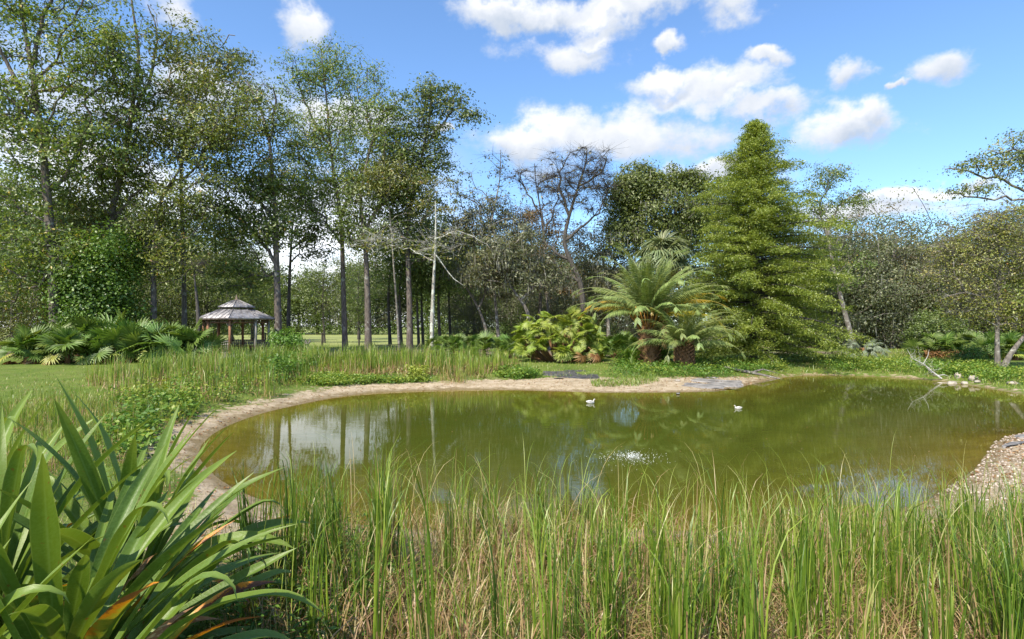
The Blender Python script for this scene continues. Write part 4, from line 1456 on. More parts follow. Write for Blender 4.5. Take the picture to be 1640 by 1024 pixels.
def gazebo():
    D = 32.6
    x = (379 - 820) / F * D
    g0 = float(gz(x, D))
    root = empty('gazebo', (x, D, g0), 'small eight sided wooden gazebo with a two tier ribbed metal roof', 'gazebo')
    ang = [math.radians(a - 90) for a in (-75, -30, 15, 60, 105, 150, 195, 240)]   # 0 faces the pond
    R = 1.72

    def pt(a, r, z):
        return np.array([math.cos(a) * r, math.sin(a) * r, z])
    S = Soup()
    ring = [pt(a, R + .16, 0) for a in ang]
    V = [p + [0, 0, zz] for zz in (-.15, .16) for p in ring] + [np.array([0, 0, .16])]
    S.add(V, f3=[(8 + k, 8 + (k + 1) % 8, 16) for k in range(8)], f4=[(k, (k + 1) % 8, 8 + (k + 1) % 8, 8 + k) for k in range(8)])
    link('deck', S.mesh('deck', MWG), root)
    eave = 2.22
    for k, a in enumerate(ang):
        S = Soup()
        b = pt(a, R, 0)
        S.bar(b + [0, 0, .16], b + [0, 0, eave], .115, .115, up=(math.cos(a), math.sin(a), 0))
        S.bar(b + [0, 0, .16], b + [0, 0, .32], .15, .15, up=(math.cos(a), math.sin(a), 0))
        post = link('post', S.mesh('post', MWG if k in (3, 4) else MWR), root)
        nb = Soup()
        for s_ in (-1, 1):
            o = ang[(k + s_) % 8]
            dr = unit(pt(o, R, 0) - pt(a, R, 0))
            q = np.linspace(0, 1, 6)
            C = np.array([b + dr * (.06 + .36 * (1 - math.cos(u * PI / 2))) + [0, 0, 1.62 + .42 * math.sin(u * PI / 2)] for u in q])
            nb.tube(C, .028, 4)
        link('bracket', nb.mesh('bracket', MW), post)
    for k in range(8):
        a, b = pt(ang[k], R, 0), pt(ang[(k + 1) % 8], R, 0)
        n = unit(b - a)
        # header beam and spindle frieze
        S = Soup()
        S.bar(a + n * .06 + [0, 0, eave - .05], b - n * .06 + [0, 0, eave - .05], .07, .12)
        S.bar(a + n * .06 + [0, 0, eave - .27], b - n * .06 + [0, 0, eave - .27], .045, .045)
        link('header_beam', S.mesh('header_beam', MWR), root)
        S = Soup()
        for q in range(1, 12):
            p = a + (b - a) * q / 12
            S.bar(p + [0, 0, eave - .25], p + [0, 0, eave - .11], .028)
        link('frieze_spindles', S.mesh('frieze_spindles', MW), root)['kind'] = 'stuff'
        if k == 2:          # the entrance bay faces the pond, a little east
            continue
        S = Soup()
        for z in (.92, .30):
            S.bar(a + n * .06 + [0, 0, z], b - n * .06 + [0, 0, z], .06, .05)
        rail = link('railing', S.mesh('railing', MWG if k in (0, 1) else MW), root)
        S = Soup()
        for q in range(1, 11):
            p = a + (b - a) * q / 11
            S.bar(p + [0, 0, .32], p + [0, 0, .90], .036)
        link('balusters', S.mesh('balusters', MWG if k in (0, 1) else MW), rail)['kind'] = 'stuff'
    # bench inside along the back
    S = Soup()
    for k in (3, 4, 5, 6):
        a, b = pt(ang[k], R - .3, 0), pt(ang[(k + 1) % 8], R - .3, 0)
        S.bar(a + [0, 0, .58], b + [0, 0, .58], .34, .04)
        S.bar((a + b) / 2 + [0, 0, .16], (a + b) / 2 + [0, 0, .57], .08)
    link('bench', S.mesh('bench', MWR), root)

    def roof(r0, z0, r1, z1, name, seams):
        for k in range(8):
            a, b = ang[k], ang[(k + 1) % 8]
            p0, p1, p2, p3 = pt(a, r0, z0), pt(b, r0, z0), pt(b, r1, z1), pt(a, r1, z1)
            S = Soup()
            dn = np.array([0, 0, -.035])
            S.add([p0, p1, p2, p3, p0 + dn, p1 + dn, p2 + dn, p3 + dn], f4=[(0, 1, 2, 3), (7, 6, 5, 4), (4, 5, 1, 0)])
            f = link(name, S.mesh(name, MT), root)
            S = Soup()
            for q in range(1, seams + 1):
                u = q / (seams + 1)
                e0 = p0 + (p1 - p0) * u
                # the seam climbs square to the eave until it meets a hip
                mid = (p0 + p1) / 2
                mt = (p2 + p3) / 2
                up_ = mt - mid
                ww = np.linalg.norm(p1 - p0) / 2
                wt = np.linalg.norm(p2 - p3) / 2
                off = abs(u - .5) * 2 * ww
                l = 1.0 if off <= wt else (ww - off) / (ww - wt)
                S.bar(e0 + [0, 0, .012], e0 + up_ * l + [0, 0, .012], .022, .03)
            link('seam', S.mesh('seam', MT), f)['kind'] = 'stuff'
            S = Soup()
            S.bar(p0 + [0, 0, .015], p3 + [0, 0, .015], .05, .03)
            link('hip_cap', S.mesh('hip_cap', MT), f)
    roof(2.08, eave - .01, .90, 2.72, 'lower_roof_panel', 5)
    roof(1.0, 2.86, .13, 3.26, 'upper_roof_panel', 3)
    S = Soup()
    for k in range(8):
        S.bar(pt(ang[k], 2.06, eave - .06), pt(ang[(k + 1) % 8], 2.06, eave - .06), .03, .09)
    link('eave_board', S.mesh('eave_board', MW), root)
    S = Soup()
    for k in range(8):
        a, b = pt(ang[k], .86, 0), pt(ang[(k + 1) % 8], .86, 0)
        S.bar(a + [0, 0, 2.64], a + [0, 0, 2.88], .05)
        S.bar(a + [0, 0, 2.86], b + [0, 0, 2.86], .04, .05)
        for q in range(1, 6):
            p = a + (b - a) * q / 6
            S.bar(p + [0, 0, 2.66], p + [0, 0, 2.86], .022)
    link('cupola_lattice', S.mesh('cupola_lattice', MW), root)['kind'] = 'stuff'
    S = Soup()
    S.tube([(0, 0, 3.2), (0, 0, 3.3), (0, 0, 3.34), (0, 0, 3.42), (0, 0, 3.5), (0, 0, 3.62)], [.14, .12, .05, .07, .03, .008], 8)
    link('finial', S.mesh('finial', MW, True), root)
    # lantern hanging from the entrance post
    lr = pt(ang[2], R - .02, 1.42)
    S = Soup()
    S.bar(lr + [0, 0, -.11], lr + [0, 0, .09], .12)
    S.tube([lr + [0, 0, .09], lr + [0, 0, .15], lr + [0, 0, .24]], [.09, .03, .008], 8)
    tag(link('hanging_lantern', S.mesh('hanging_lantern', MI)), 'small dark lantern hanging by the middle front post of the gazebo', 'lantern').location = (x, D, g0)


gazebo()

# --- small things under the trees
def small(name, S, mat, loc, label, cat, group=None, smooth=False):
    o = link(name, S.mesh(name, mat, smooth))
    o.location = loc
    return tag(o, label, cat, group)


def fence_line(pxs, D, label):
    P = []
    for px in pxs:
        x = (px - 820) / F * D
        P.append(np.array([x, D, float(gz(x, D))]))
    root = empty('wire_fence', P[0], label, 'fence')
    for p in P:
        S = Soup()
        S.tube([p - P[0] + [0, 0, -.1], p - P[0] + [0, 0, .6], p - P[0] + [0, 0, 1.15]], [.085, .08, .075], 7)
        link('post', S.mesh('post', M['dark_bark']), root)
    for z in (.35, .7, 1.02):
        S = Soup()
        S.tube([p - P[0] + [0, -.09, z] for p in P], .008, 4)
        link('wire', S.mesh('wire', MI), root)


fence_line([330, 425, 516, 575, 640, 699, 760, 825], 50.5, 'dark wooden posts of the wire fence along the near edge of the hayfield')
# black lattice edging
D = 34.5
x = (600 - 820) / F * D
S = Soup()
S.bar((0, 0, -.1), (0, 0, .68), .07)
S.bar((0, 0, .60), (1.7, .5, .62), .04)
S.bar((0, 0, .18), (1.7, .5, .2), .04)
S.bar((1.7, .5, -.1), (1.7, .5, .66), .05)
root = empty('garden_fence', (x, D, float(gz(x, D))), 'short length of black lattice garden fence between the dark trunks', 'garden fence')
link('frame', S.mesh('frame', MI), root)
S = Soup()
for k in range(9):
    a = k * .19
    S.bar((a, a * .29, .2), (min(a + .19, 1.7), min(a + .19, 1.7) * .29, .6), .018)
    S.bar((a, a * .29, .6), (min(a + .19, 1.7), min(a + .19, 1.7) * .29, .2), .018)
link('lattice', S.mesh('lattice', MI), root)['kind'] = 'stuff'
# weathered stump with a broken spur
D = 36
x = (493 - 820) / F * D
S = Soup()
S.tube([(0, 0, -.1), (.02, 0, .3), (-.08, 0, .62), (-.2, 0, .9)], [.15, .12, .1, .04], 8)
S.tube([(0, 0, .55), (.14, 0, .78), (.1, 0, .95)], [.07, .05, .02], 6)
small('weathered_snag', S, M['grey_bark'], (x, D, float(gz(x, D))), 'short grey snag with a forked tip standing at the field edge', 'snag', smooth=True)
# leafy shrub east of the gazebo
def shrub(px, D, rad, h, mat, label, n=60, per=60, size=.12, name='leafy_shrub', cat='shrub', tint=(.6, .2), cl=.22):
    x = (px - 820) / F * D
    b = np.array([x, D, float(gz(x, D))])
    r = np.random.default_rng(int(px * 3))
    q = unit(r.normal(size=(n, 3))) * (r.uniform(.2, 1, (n, 1)) ** .5)
    T = q * [rad, rad, h / 2] + [0, 0, h * .55]
    S, A, rd = grow([np.array([[0, 0, -.05], [.03, 0, h * .2], [0, .03, h * .4]])], T, .04, .006, step=.2, first=.1, r=r)
    root = empty(name, b, label, cat)
    link('stem', S.mesh('stem', M['dark_bark'], True), root)
    link('crown', crown_mesh(T, 'crown', M[mat], per, size, cl, .6, r=r, tint=tint), root)


shrub(462, 32, .95, 1.55, 'vine', 'bright leafy shrub beside the east posts of the gazebo', 60, 50, .15)
shrub(1500, 33, 1.6, 2.6, 'deep', 'dark rounded shrub with glossy leaves behind the east lawn', 110, 60, .14, tint=(.45, .25))
shrub(1555, 25.5, .7, .8, 'vine', 'low dark green shrub between the rocks and the sallow tree', 50, 50, .09, tint=(.3, .2))


# ------------------------------------------------------------------ the big strap leaved lilies in front
def lily_mat(name, kind):
    m, t, out = new_mat(name)
    u, v = t.attr('along'), t.attr('across')
    co = t.node('ShaderNodeTexCoord').outputs['Object']
    oi = t.node('ShaderNodeObjectInfo').outputs['Random']
    nz = t.noise(co, 7, 5, .6)
    streak = t.noise(t.mapping(co, (2, 60, 60)), 1.6, 4, .6)
    g = t.mix(oi, (.075, .14, .018), (.17, .25, .03))
    g = t.mix(t.math('MULTIPLY', t.smooth(streak, .35, .7), .45), g, (.16, .26, .06))
    rib = t.smooth(t.math('ABSOLUTE', v), .16, .0)
    g = t.mix(t.math('MULTIPLY', rib, .5), g, (.20, .30, .09))
    g = t.mix(t.math('MULTIPLY', t.smooth(t.math('ABSOLUTE', v), .90, 1.0), .5), g, (.30, .36, .10))
    g = t.mix(t.math('MULTIPLY', t.smooth(u, .72, 1.0), .45), g, (.24, .30, .06))
    if kind == 'green':
        spot = t.smooth(t.math('ADD', t.noise(co, 30, 3, .5), t.math('MULTIPLY', nz, .35)), .86, .92)
        c = t.mix(t.math('MULTIPLY', spot, .8), g, (.20, .09, .02))
    elif kind == 'blotched':
        k = t.math('ADD', t.math('MULTIPLY', t.math('SUBTRACT', nz, .5), 1.1), t.math('ADD', u, t.math('MULTIPLY', v, -.16)))
        c = t.mix(t.smooth(k, .50, .66), g, (.42, .36, .04))
        c = t.mix(t.smooth(k, .64, .74), c, (.62, .24, .02))
        c = t.mix(t.smooth(t.math('ADD', k, t.math('MULTIPLY', t.math('SUBTRACT', t.noise(co, 45, 4, .7), .5), .5)), .80, .92), c, (.14, .06, .035))
    else:
        c = t.mix(nz, (.13, .06, .035), (.42, .24, .12))
        c = t.mix(t.smooth(streak, .5, .7), c, (.50, .36, .22))
    p = t.node('ShaderNodeBsdfPrincipled')
    t.put(p.inputs['Base Color'], c)
    t.put(p.inputs['Roughness'], .42 if kind != 'dry' else .8)
    t.put(p.inputs['Specular IOR Level'], .38 if kind != 'dry' else .2)
    t.put(p.inputs['Normal'], t.bump(streak, .35, .004))
    tr = t.node('ShaderNodeBsdfTranslucent')
    t.put(tr.inputs[0], t.mix(1, c, (1.25, 1.15, .45), 'MULTIPLY'))
    mx = t.node('ShaderNodeMixShader')
    mx.inputs[0].default_value = .28
    t.l.new(p.outputs[0], mx.inputs[1])
    t.l.new(tr.outputs[0], mx.inputs[2])
    t.l.new(mx.outputs[0], out.inputs[0])
    return m


LM = {k: lily_mat('lily_leaf_' + k, k) for k in ('green', 'blotched', 'dry')}


def lily_leaf(name, L, Wd, curl, power, kind, seed, wave=.0, vee=.35, fold_tip=False):
    """strap leaf starting along +Z at the origin and bending towards +X"""
    r = np.random.default_rng(seed)
    ns, nc = 22, 6
    t_ = np.linspace(0, 1, ns + 1)
    th = curl * t_ ** power + (1.9 * np.clip((t_ - .8) / .2, 0, 1) ** 1.2 if fold_tip else 0)
    P = np.concatenate([[[0, 0, 0]], np.cumsum(np.stack([np.sin(th[1:]), 0 * th[1:], np.cos(th[1:])], 1) * L / ns, 0)])
    P[:, 1] += .05 * L * r.normal() * t_ ** 2
    w = Wd / 2 * np.clip(.42 + .9 * t_, 0, 1) * np.clip(1 - np.clip((t_ - .45) / .55, 0, 1) ** 2.1, .02, 1) ** .9
    if kind == 'dry':
        w = w * .55 * (1 + .2 * np.sin(t_ * 20))
    ph = r.uniform(0, 6)
    V, al, ac = [], [], []
    for i in range(ns + 1):
        T = np.array([math.sin(th[i]), 0, math.cos(th[i])])
        Nn = np.array([-math.cos(th[i]), 0, math.sin(th[i])])     # upper side faces away from the bend
        roll = (.35 * math.sin(t_[i] * 3 + ph) if kind != 'dry' else 1.2 * math.sin(t_[i] * 5 + ph)) * wave * 2
        B = np.array([0, 1., 0]) * math.cos(roll) + Nn * math.sin(roll)
        N2 = np.cross(B, T) * -1
        for j in range(nc + 1):
            v = -1 + 2 * j / nc
            lift = (vee * (1 - .6 * t_[i]) + .25) * abs(v) ** 1.3 * w[i] + wave * .25 * w[i] * v * math.sin(t_[i] * 17 + ph + v) * abs(v)
            V.append(P[i] + B * w[i] * v * (.95) + N2 * lift)
            al.append(t_[i])
            ac.append(v)
    i, j = np.meshgrid(np.arange(ns), np.arange(nc), indexing='ij')
    k = i * (nc + 1) + j
    Q = np.stack([k, k + 1, k + nc + 2, k + nc + 1], -1).reshape(-1, 4)
    return mesh_np(name, V, [Q], LM[kind], True, along=al, across=ac)


LG = [lily_leaf('leaf', 1.0, .066 + .018 * (k % 3), c, p, 'green', k, .25 + .3 * (k % 2)) for k, (c, p) in enumerate(
    [(.35, 1.2), (.6, 1.5), (.85, 1.6), (.5, 2.), (1.1, 1.8), (1.4, 2.2), (.75, 2.6), (.3, 1.), (1.0, 2.8), (1.7, 2.4)])]
LB = [lily_leaf('leaf', 1.0, .085, c, 1.7, 'blotched', 40 + k, .6) for k, c in enumerate([.5, .9, 1.2])]
LBF = [lily_leaf('leaf', 1.0, .095, .35, 1.5, 'green', 60, .4, fold_tip=True), lily_leaf('leaf', 1.0, .10, .5, 1.7, 'green', 61, .5, fold_tip=True)]
LD = [lily_leaf('leaf', .8, .09, c, 1.3, 'dry', 80 + k, 1.) for k, c in enumerate([2.0, 2.6, 1.5])]


def put_leaf(me, root, loc, azim, lean, sc, roll=0., label=None):
    """lean is the angle from upright at which the leaf leaves the plant"""
    o = link('leaf', me, root, loc)
    o.rotation_mode = 'QUATERNION'
    o.rotation_quaternion = Euler((0, 0, azim)).to_quaternion() @ Euler((0, lean, 0)).to_quaternion() @ Euler((0, 0, roll)).to_quaternion()
    o.scale = (sc, sc * random.uniform(.85, 1.15), sc)
    if label:
        o['label'] = label


def lily(x, y, n, L, label, lean=(6, 88), az_c=0, az_w=PI, seed=0, blot=3, dry=4, bias=0):
    r = np.random.default_rng(seed)
    g0 = float(gz(x, y))
    root = empty('strap_leaf_lily', (x, y, g0), label, 'lily plant', 'big strap leaved lilies in front of the pond')
    S = Soup()
    S.tube([(0, 0, -.1), (0, 0, .1), (.02, 0, .3)], [.085, .075, .05], 10)
    link('neck', S.mesh('neck', M['stalk'], True), root)
    for k in range(n):
        f = (k + .5) / n
        a = az_c + (((k * .618034) % 1) * 2 - 1) * az_w + r.normal() * .12
        ln = math.radians(lean[0] + (lean[1] - lean[0]) * f ** .9 + r.normal() * 5)
        h = .34 * (1 - f) + .06
        me = LG[int(r.integers(len(LG)))] if f > .25 else LG[[0, 3, 7, 1][k % 4]]
        lab = None
        if k % 9 == 4:
            me = LBF[k % 2]
            lab = 'green leaf with its tip folded over'
        put_leaf(me, root, (.03 * math.cos(a), .03 * math.sin(a), h), a, ln, L * r.uniform(.78, 1.08) * (1 - .12 * f), r.normal() * .35, lab)
    for k in range(blot):
        a = r.uniform(-.9, 1.0) + bias
        put_leaf(LB[k % 3], root, (0, 0, .2), a, math.radians(r.uniform(30, 78)), L * r.uniform(.7, 1.0), r.normal() * .4, 'leaf blotched orange and brown')
    for k in range(dry):
        a = r.uniform(-1.6, 1.2)
        put_leaf(LD[k % 3], root, (0, 0, .14 + .1 * (k % 3)), a, math.radians(r.uniform(12, 70)), L * r.uniform(.6, 1.0), r.normal(), 'withered brown curled leaf')


lily(-1.84, 2.28, 64, 1.16, 'nearest big lily, long strap leaves arching right across the lower corner', seed=1, az_c=0.0, az_w=2.0, blot=10, dry=8, lean=(16, 88))
lily(-2.55, 2.75, 50, 1.18, 'tall lily standing behind and west of the nearest one, broad leaves upright', lean=(4, 70), seed=2, blot=2, dry=3)
lily(-1.55, 1.92, 34, .95, 'low lily with short leaves hanging to the bottom corner, some blotched orange', lean=(22, 92), seed=3, blot=4, dry=5, az_c=.1, az_w=2.2)
lily(-2.15, 3.15, 50, 1.12, 'back lily of the clump whose leaf tips reach toward the sandy strip', lean=(8, 78), seed=4, blot=2, dry=2)
lily(-2.0, 1.75, 34, .95, 'lily at the very bottom corner, broad upright leaves seen from above', lean=(8, 80), seed=6, blot=2, dry=2)
lily(-3.2, 3.35, 34, 1.15, 'lily at the west edge of the clump with grey green upright leaves', lean=(4, 72), seed=5, blot=1, dry=1)


# ------------------------------------------------------------------ reeds and weeds
def sheath(t1, segs, r):
    """tints per segment: the lowest segments of many blades are dry sheaths"""
    a = np.repeat(t1[:, None], segs, 1)
    k = r.integers(0, max(2, segs // 2) + 1, len(t1))
    low = np.arange(segs)[None] < k[:, None]
    a = np.where(low & (r.uniform(size=len(t1)) < .55)[:, None], r.uniform(.84, 1, len(t1))[:, None], a)
    return a.ravel()


def reed_stand(name, label, centres, per, h, w, seed, dry=.35, wob=.13, hvar=.2, tipc=(1.0, 1.1), matn='reed', greens=(.35, .16), hs=1.0, segs=4):
    """clumps of upright blades, their tips nodding, over a skirt of dry curled ones"""
    r = np.random.default_rng(seed)
    n = len(centres)
    hh = h * hs * np.clip(r.normal(1, hvar, n), .45, 1.35)
    k = np.maximum(3, (per * r.uniform(.3, 1.7, n)).astype(int))
    ci = np.repeat(np.arange(n), k)
    m = len(ci)
    off = r.normal(0, wob * .45, (m, 2))
    P = centres[ci] + off
    cl = r.normal(0, .045, (n, 2))[ci] + off * .45 + r.normal(0, .03, (m, 2))
    az_ = np.arctan2(cl[:, 1], cl[:, 0])
    lean = np.hypot(cl[:, 0], cl[:, 1])
    L = hh[ci] * (1 - .5 * r.uniform(0, 1, m) ** 1.8)
    nod = r.uniform(size=m) < .5
    az_ = np.where(nod, az_ + r.normal(0, 1.2, m), az_)
    lean = np.where(nod, lean * .5, lean)
    curl = np.where(nod, r.uniform(1.2, 2.9, m), r.uniform(0, .15, m))
    powr = np.where(nod, r.uniform(3, 11, m), 2.)
    L = np.where(nod, L * 1.12, L)
    V1, q1 = blades(ground_pts(P[:, 0], P[:, 1], -.03), L, w * r.uniform(.6, 1.35, m), lean, curl, powr, az_, segs, r=r)
    t1 = np.clip(r.normal(greens[0], greens[1], m), 0, .70)
    t1 = np.clip(t1 + np.repeat(r.normal(0, .1, n), k), 0, .70)
    pale = r.uniform(size=m) < .10
    t1[pale] = r.uniform(.72, .95, pale.sum())
    md = int(m * dry * 2)
    cj = r.integers(0, n, md)
    P2 = centres[cj] + r.normal(0, wob * .8, (md, 2))
    L2 = h * r.uniform(.18, .62, md)
    V2, q2 = blades(ground_pts(P2[:, 0], P2[:, 1], -.02), L2, w * r.uniform(.5, 1.1, md), np.abs(r.normal(0, .35, md)), r.uniform(.6, 3.4, md), r.uniform(1, 3, md), r.uniform(0, 2 * PI, md), max(4, segs - 1), r=r)
    t2 = np.where(r.uniform(size=md) < .25, r.uniform(.3, .75, md), r.uniform(.80, 1.0, md))
    V = np.concatenate([V1, V2])
    Q = np.concatenate([q1, q2 + len(V1)])
    me = mesh_np(name, V, [Q], M[matn], tint=np.concatenate([sheath(t1, segs, r), np.repeat(t2, max(4, segs - 1))]))
    return tag(link(name, me), label, 'reeds', kind='stuff')


def far_cluster(P, keep):
    return P[keep(P)]


# reeds in front of the camera, between it and the pond
n = 360
P = np.stack([rng.uniform(-2.3, 6.6, n * 4), rng.uniform(2.5, 5.2, n * 4)], 1)
dd = sdist(P[:, 0], P[:, 1])
pxp = 820 + P[:, 0] / P[:, 1] * F
dens = .48 + .7 * lump(P[:, 0], P[:, 1], 2.4, 9)
dens = dens * np.clip((5.1 - P[:, 1]) / 1.7, .08, 1)
lim = np.where(P[:, 1] < 3.0, 470, 390)
P = P[(dd > -.35) & (pxp > lim) & (pxp < 1720) & (rng.uniform(size=len(P)) < dens)][:n]
hs = np.ones(len(P))
px_ = 820 + P[:, 0] / P[:, 1] * F
hs = np.clip(1.12 - .22 * (P[:, 1] - 3.0), .5, 1.1) * (1 + .18 * np.exp(-((px_ - 640) / 190) ** 2) - .08 * np.exp(-((px_ - 980) / 90) ** 2) - .13 * np.clip((px_ - 850) / 100, 0, 1))
reed_stand('reeds', 'tall reeds with dry brown skirts growing between the viewer and the pond', P, 18, .88, .0098, 3, dry=1.8, wob=.045, hvar=.2, hs=hs, greens=(.38, .24), segs=8)
m = 15000
P = np.stack([rng.uniform(-2.0, 6.0, m), rng.uniform(2.5, 5.0, m)], 1)
P = P[(sdist(P[:, 0], P[:, 1]) > .15) & (820 + P[:, 0] / P[:, 1] * F > 400) & (rng.uniform(size=m) < .65 + .5 * lump(P[:, 0], P[:, 1], 2.6, 4))]
m = len(P)
V, q = blades(ground_pts(P[:, 0], P[:, 1], -.02), rng.uniform(.18, .62, m), rng.uniform(.004, .010, m), np.abs(rng.normal(0, .3, m)), rng.uniform(.8, 3.6, m), rng.uniform(1.5, 5, m), rng.uniform(0, 2 * PI, m), 6)
tn = np.where(rng.uniform(size=m) < .18, rng.uniform(.3, .7, m), rng.uniform(.80, 1, m))
me = mesh_np('dry_reed_leaves', V, [q], M['reed'], tint=np.repeat(tn, 6))
tag(link('dry_reed_leaves', me), 'tangle of dry tan curled leaves round the feet of the near reeds', 'dry leaves', kind='stuff')
# loose long bent stalks that cross the others
m = 800
P = np.stack([rng.uniform(-1.6, 4.8, m), rng.uniform(2.8, 4.8, m)], 1)
P = P[sdist(P[:, 0], P[:, 1]) > -.2]
m = len(P)
V, q = blades(ground_pts(P[:, 0], P[:, 1]), rng.uniform(.65, 1.1, m), rng.uniform(.004, .007, m), np.abs(rng.normal(.1, .12, m)), rng.uniform(1.0, 2.2, m), rng.uniform(3, 6, m), rng.uniform(0, 2 * PI, m), 10)
me = mesh_np('bent_stalks', V, [q], M['reed'], tint=np.repeat(rng.uniform(.55, .9, m), 10))
tag(link('bent_stalks', me), 'pale bent stalks arching over the tops of the near reeds', 'reeds', kind='stuff')

def rough_edge(poly, n, dmin):
    P = scatter(poly, n, dmin=dmin)
    P = P + rng.normal(0, 1, P.shape) * [1.0, .35]
    return P[sdist(P[:, 0], P[:, 1]) > dmin]


# reeds on the far bank and on the west bank
Pf = rough_edge([(400, 606), (500, 600), (620, 603), (800, 604), (795, 588), (700, 582), (560, 582), (430, 584)], 300, dmin=.9)
reed_stand('reeds', 'band of reeds along the far bank between the pond and the trees', Pf, 26, .85, .02, 4, dry=1.1, wob=.22, hvar=.28, greens=(.52, .2))
Pf = rough_edge([(190, 640), (300, 640), (400, 618), (450, 596), (440, 583), (330, 588), (240, 600), (190, 620)], 210, dmin=.9)
reed_stand('reeds', 'reeds on the west bank in front of the palmetto thicket and gazebo', Pf, 24, .85, .018, 5, dry=.6, wob=.22, hvar=.35, greens=(.52, .2))
Pf = rough_edge([(-120, 760), (150, 760), (260, 700), (290, 660), (200, 640), (0, 655), (-120, 665)], 420, dmin=.8)
reed_stand('reeds', 'thin mixed reeds and grass on the west bank behind the lilies', Pf, 15, .36, .009, 6, dry=1.1, wob=.20, hvar=.42, greens=(.55, .2))


def grass_patch(name, label, P, h, w, seed, tints=(.5, .2), dryf=.12, cat='grass', lean=.35):
    r = np.random.default_rng(seed)
    m = len(P)
    V, q = blades(ground_pts(P[:, 0], P[:, 1], -.01), h * r.uniform(.4, 1.3, m), w * r.uniform(.6, 1.3, m), np.abs(r.normal(0, lean, m)), r.uniform(.2, 1.4, m), r.uniform(1, 2.5, m), r.uniform(0, 2 * PI, m), 2, r=r)
    tn = np.clip(r.normal(tints[0], tints[1], m), 0, .75)
    tn = np.where(r.uniform(size=m) < dryf, r.uniform(.78, 1, m), tn)
    me = mesh_np(name, V, [q], M['reed'], tint=np.repeat(tn, 2))
    return tag(link(name, me), label, cat, kind='stuff')


# short grass: behind the sand all round the pond, and the lawn west and east
N = 52000
P = np.stack([rng.uniform(-19, 24, N * 2), rng.uniform(6, 33, N * 2)], 1)
d = sdist(P[:, 0], P[:, 1])
sw_ = sandw(P[:, 0], P[:, 1])
keep = (d > sw_ + .15 * rng.normal(size=len(P))) & (np.abs(P[:, 0]) < P[:, 1] * 1.05 + 1) & (rng.uniform(size=len(P)) < np.clip(1.5 - d / 9, .12, 1))
grass_patch('grass', 'short rough grass round the pond banks and on the lawn', P[keep], .11, .014, 11, (.52, .2), .2)
P = np.stack([rng.uniform(-7, 9, 30000), rng.uniform(1.0, 6.2, 30000)], 1)
d = sdist(P[:, 0], P[:, 1])
P = P[(d > .9) & (rng.uniform(size=len(P)) < .75)]
grass_patch('grass', 'low grass and dead thatch under the near reeds and lilies', P, .17, .007, 12, (.4, .2), .5)
# a green tongue of grass on the middle beach and the tufts round it
P = scatter([(945, 612), (1000, 607), (1035, 605), (1060, 611), (1020, 616), (950, 617)], 1500, z=.15)
grass_patch('grass', 'low tongue of green grass growing on the middle beach', P, .16, .02, 13, (.5, .12), .05)
P = scatter([(1370, 560), (1500, 562), (1640, 600), (1640, 622), (1480, 604), (1300, 600), (1280, 590)], 9000, dmin=.3)
grass_patch('grass', 'longer bright grass on the east bank', P, .2, .02, 14, (.58, .14), .12)


def weeds(name, label, P, h, leaf, per, seed, tints=(.5, .25), cl=.12, asp=.6, mat='weed'):
    r = np.random.default_rng(seed)
    hh = h * r.uniform(.5, 1.2, len(P))
    z = gz(P[:, 0], P[:, 1])
    V, T = [], []
    k = np.repeat(np.arange(len(P)), per)
    q = r.uniform(0, 1, len(k)) ** .8
    C = np.stack([P[k, 0] + r.normal(0, cl, len(k)), P[k, 1] + r.normal(0, cl, len(k)), z[k] + q * hh[k]], 1)
    V, f = leaf_cloud(C, leaf, asp, .9, .15, .08, r=r)
    tn = np.clip(tints[0] + (q - .5) * .2 + np.repeat(r.normal(0, tints[1] * .7, len(P)), per) + r.normal(0, tints[1] * .5, len(k)), 0, 1)
    A = np.stack([P[:, 0], P[:, 1], z - .02], 1)
    S = Soup()
    S.add(V, f3=f)
    n3 = len(f)
    A3 = np.repeat(A, 3, 0)
    V2, q2 = sticks(A3, A3 + r.normal(0, cl * .6, A3.shape) * [1, 1, 0] + np.repeat(hh, 3)[:, None] * [0, 0, .9], .004, .002)
    S.add(V2, f4=q2)
    me = S.mesh(name, M[mat], tint=np.concatenate([tn, tn, np.full(len(q2), .3)]))
    return tag(link(name, me), label, 'weeds', kind='stuff')


weeds('weeds', 'ferny green weeds between the lily leaves and the near reeds', np.concatenate([
    np.stack([rng.uniform(-1.75, -.75, 110), rng.uniform(2.0, 4.3, 110)], 1)]), .38, .05, 60, 21, (.35, .25), .10, .35)
weeds('weeds', 'broad leaved weeds spilling onto the sandy strip by the west bank', scatter([(150, 730), (260, 712), (330, 662), (300, 640), (200, 650)], 90, dmin=.6), .32, .10, 30, 22, (.5, .3), .14)
weeds('weeds', 'yellow green bushy weeds among the west bank reeds', scatter([(180, 650), (300, 652), (420, 622), (480, 606), (440, 592), (300, 610)], 110, dmin=.6), .5, .075, 60, 23, (.7, .3), .2)
weeds('weeds', 'tall dark leafy weeds at the bend of the west bank', scatter([(430, 612), (490, 608), (495, 594), (440, 594)], 40, dmin=.5), .75, .10, 90, 24, (.3, .2), .2)
weeds('weeds', 'low leafy weeds below the far bank reeds', scatter([(480, 612), (640, 612), (800, 612), (800, 604), (500, 604)], 200, dmin=.5), .22, .08, 40, 25, (.7, .2), .15)
weeds('weeds', 'leafy ground cover at the foot of the date palms', scatter([(985, 602), (1100, 602), (1215, 608), (1290, 596), (1250, 580), (1000, 578), (985, 590)], 330, dmin=.9), .32, .085, 44, 26, (.5, .3), .2)
weeds('weeds', 'patch of bright low leaves at the west end of the middle beach', scatter([(795, 606), (850, 604), (860, 596), (800, 594)], 60, dmin=.5), .3, .1, 40, 27, (.6, .2), .15)
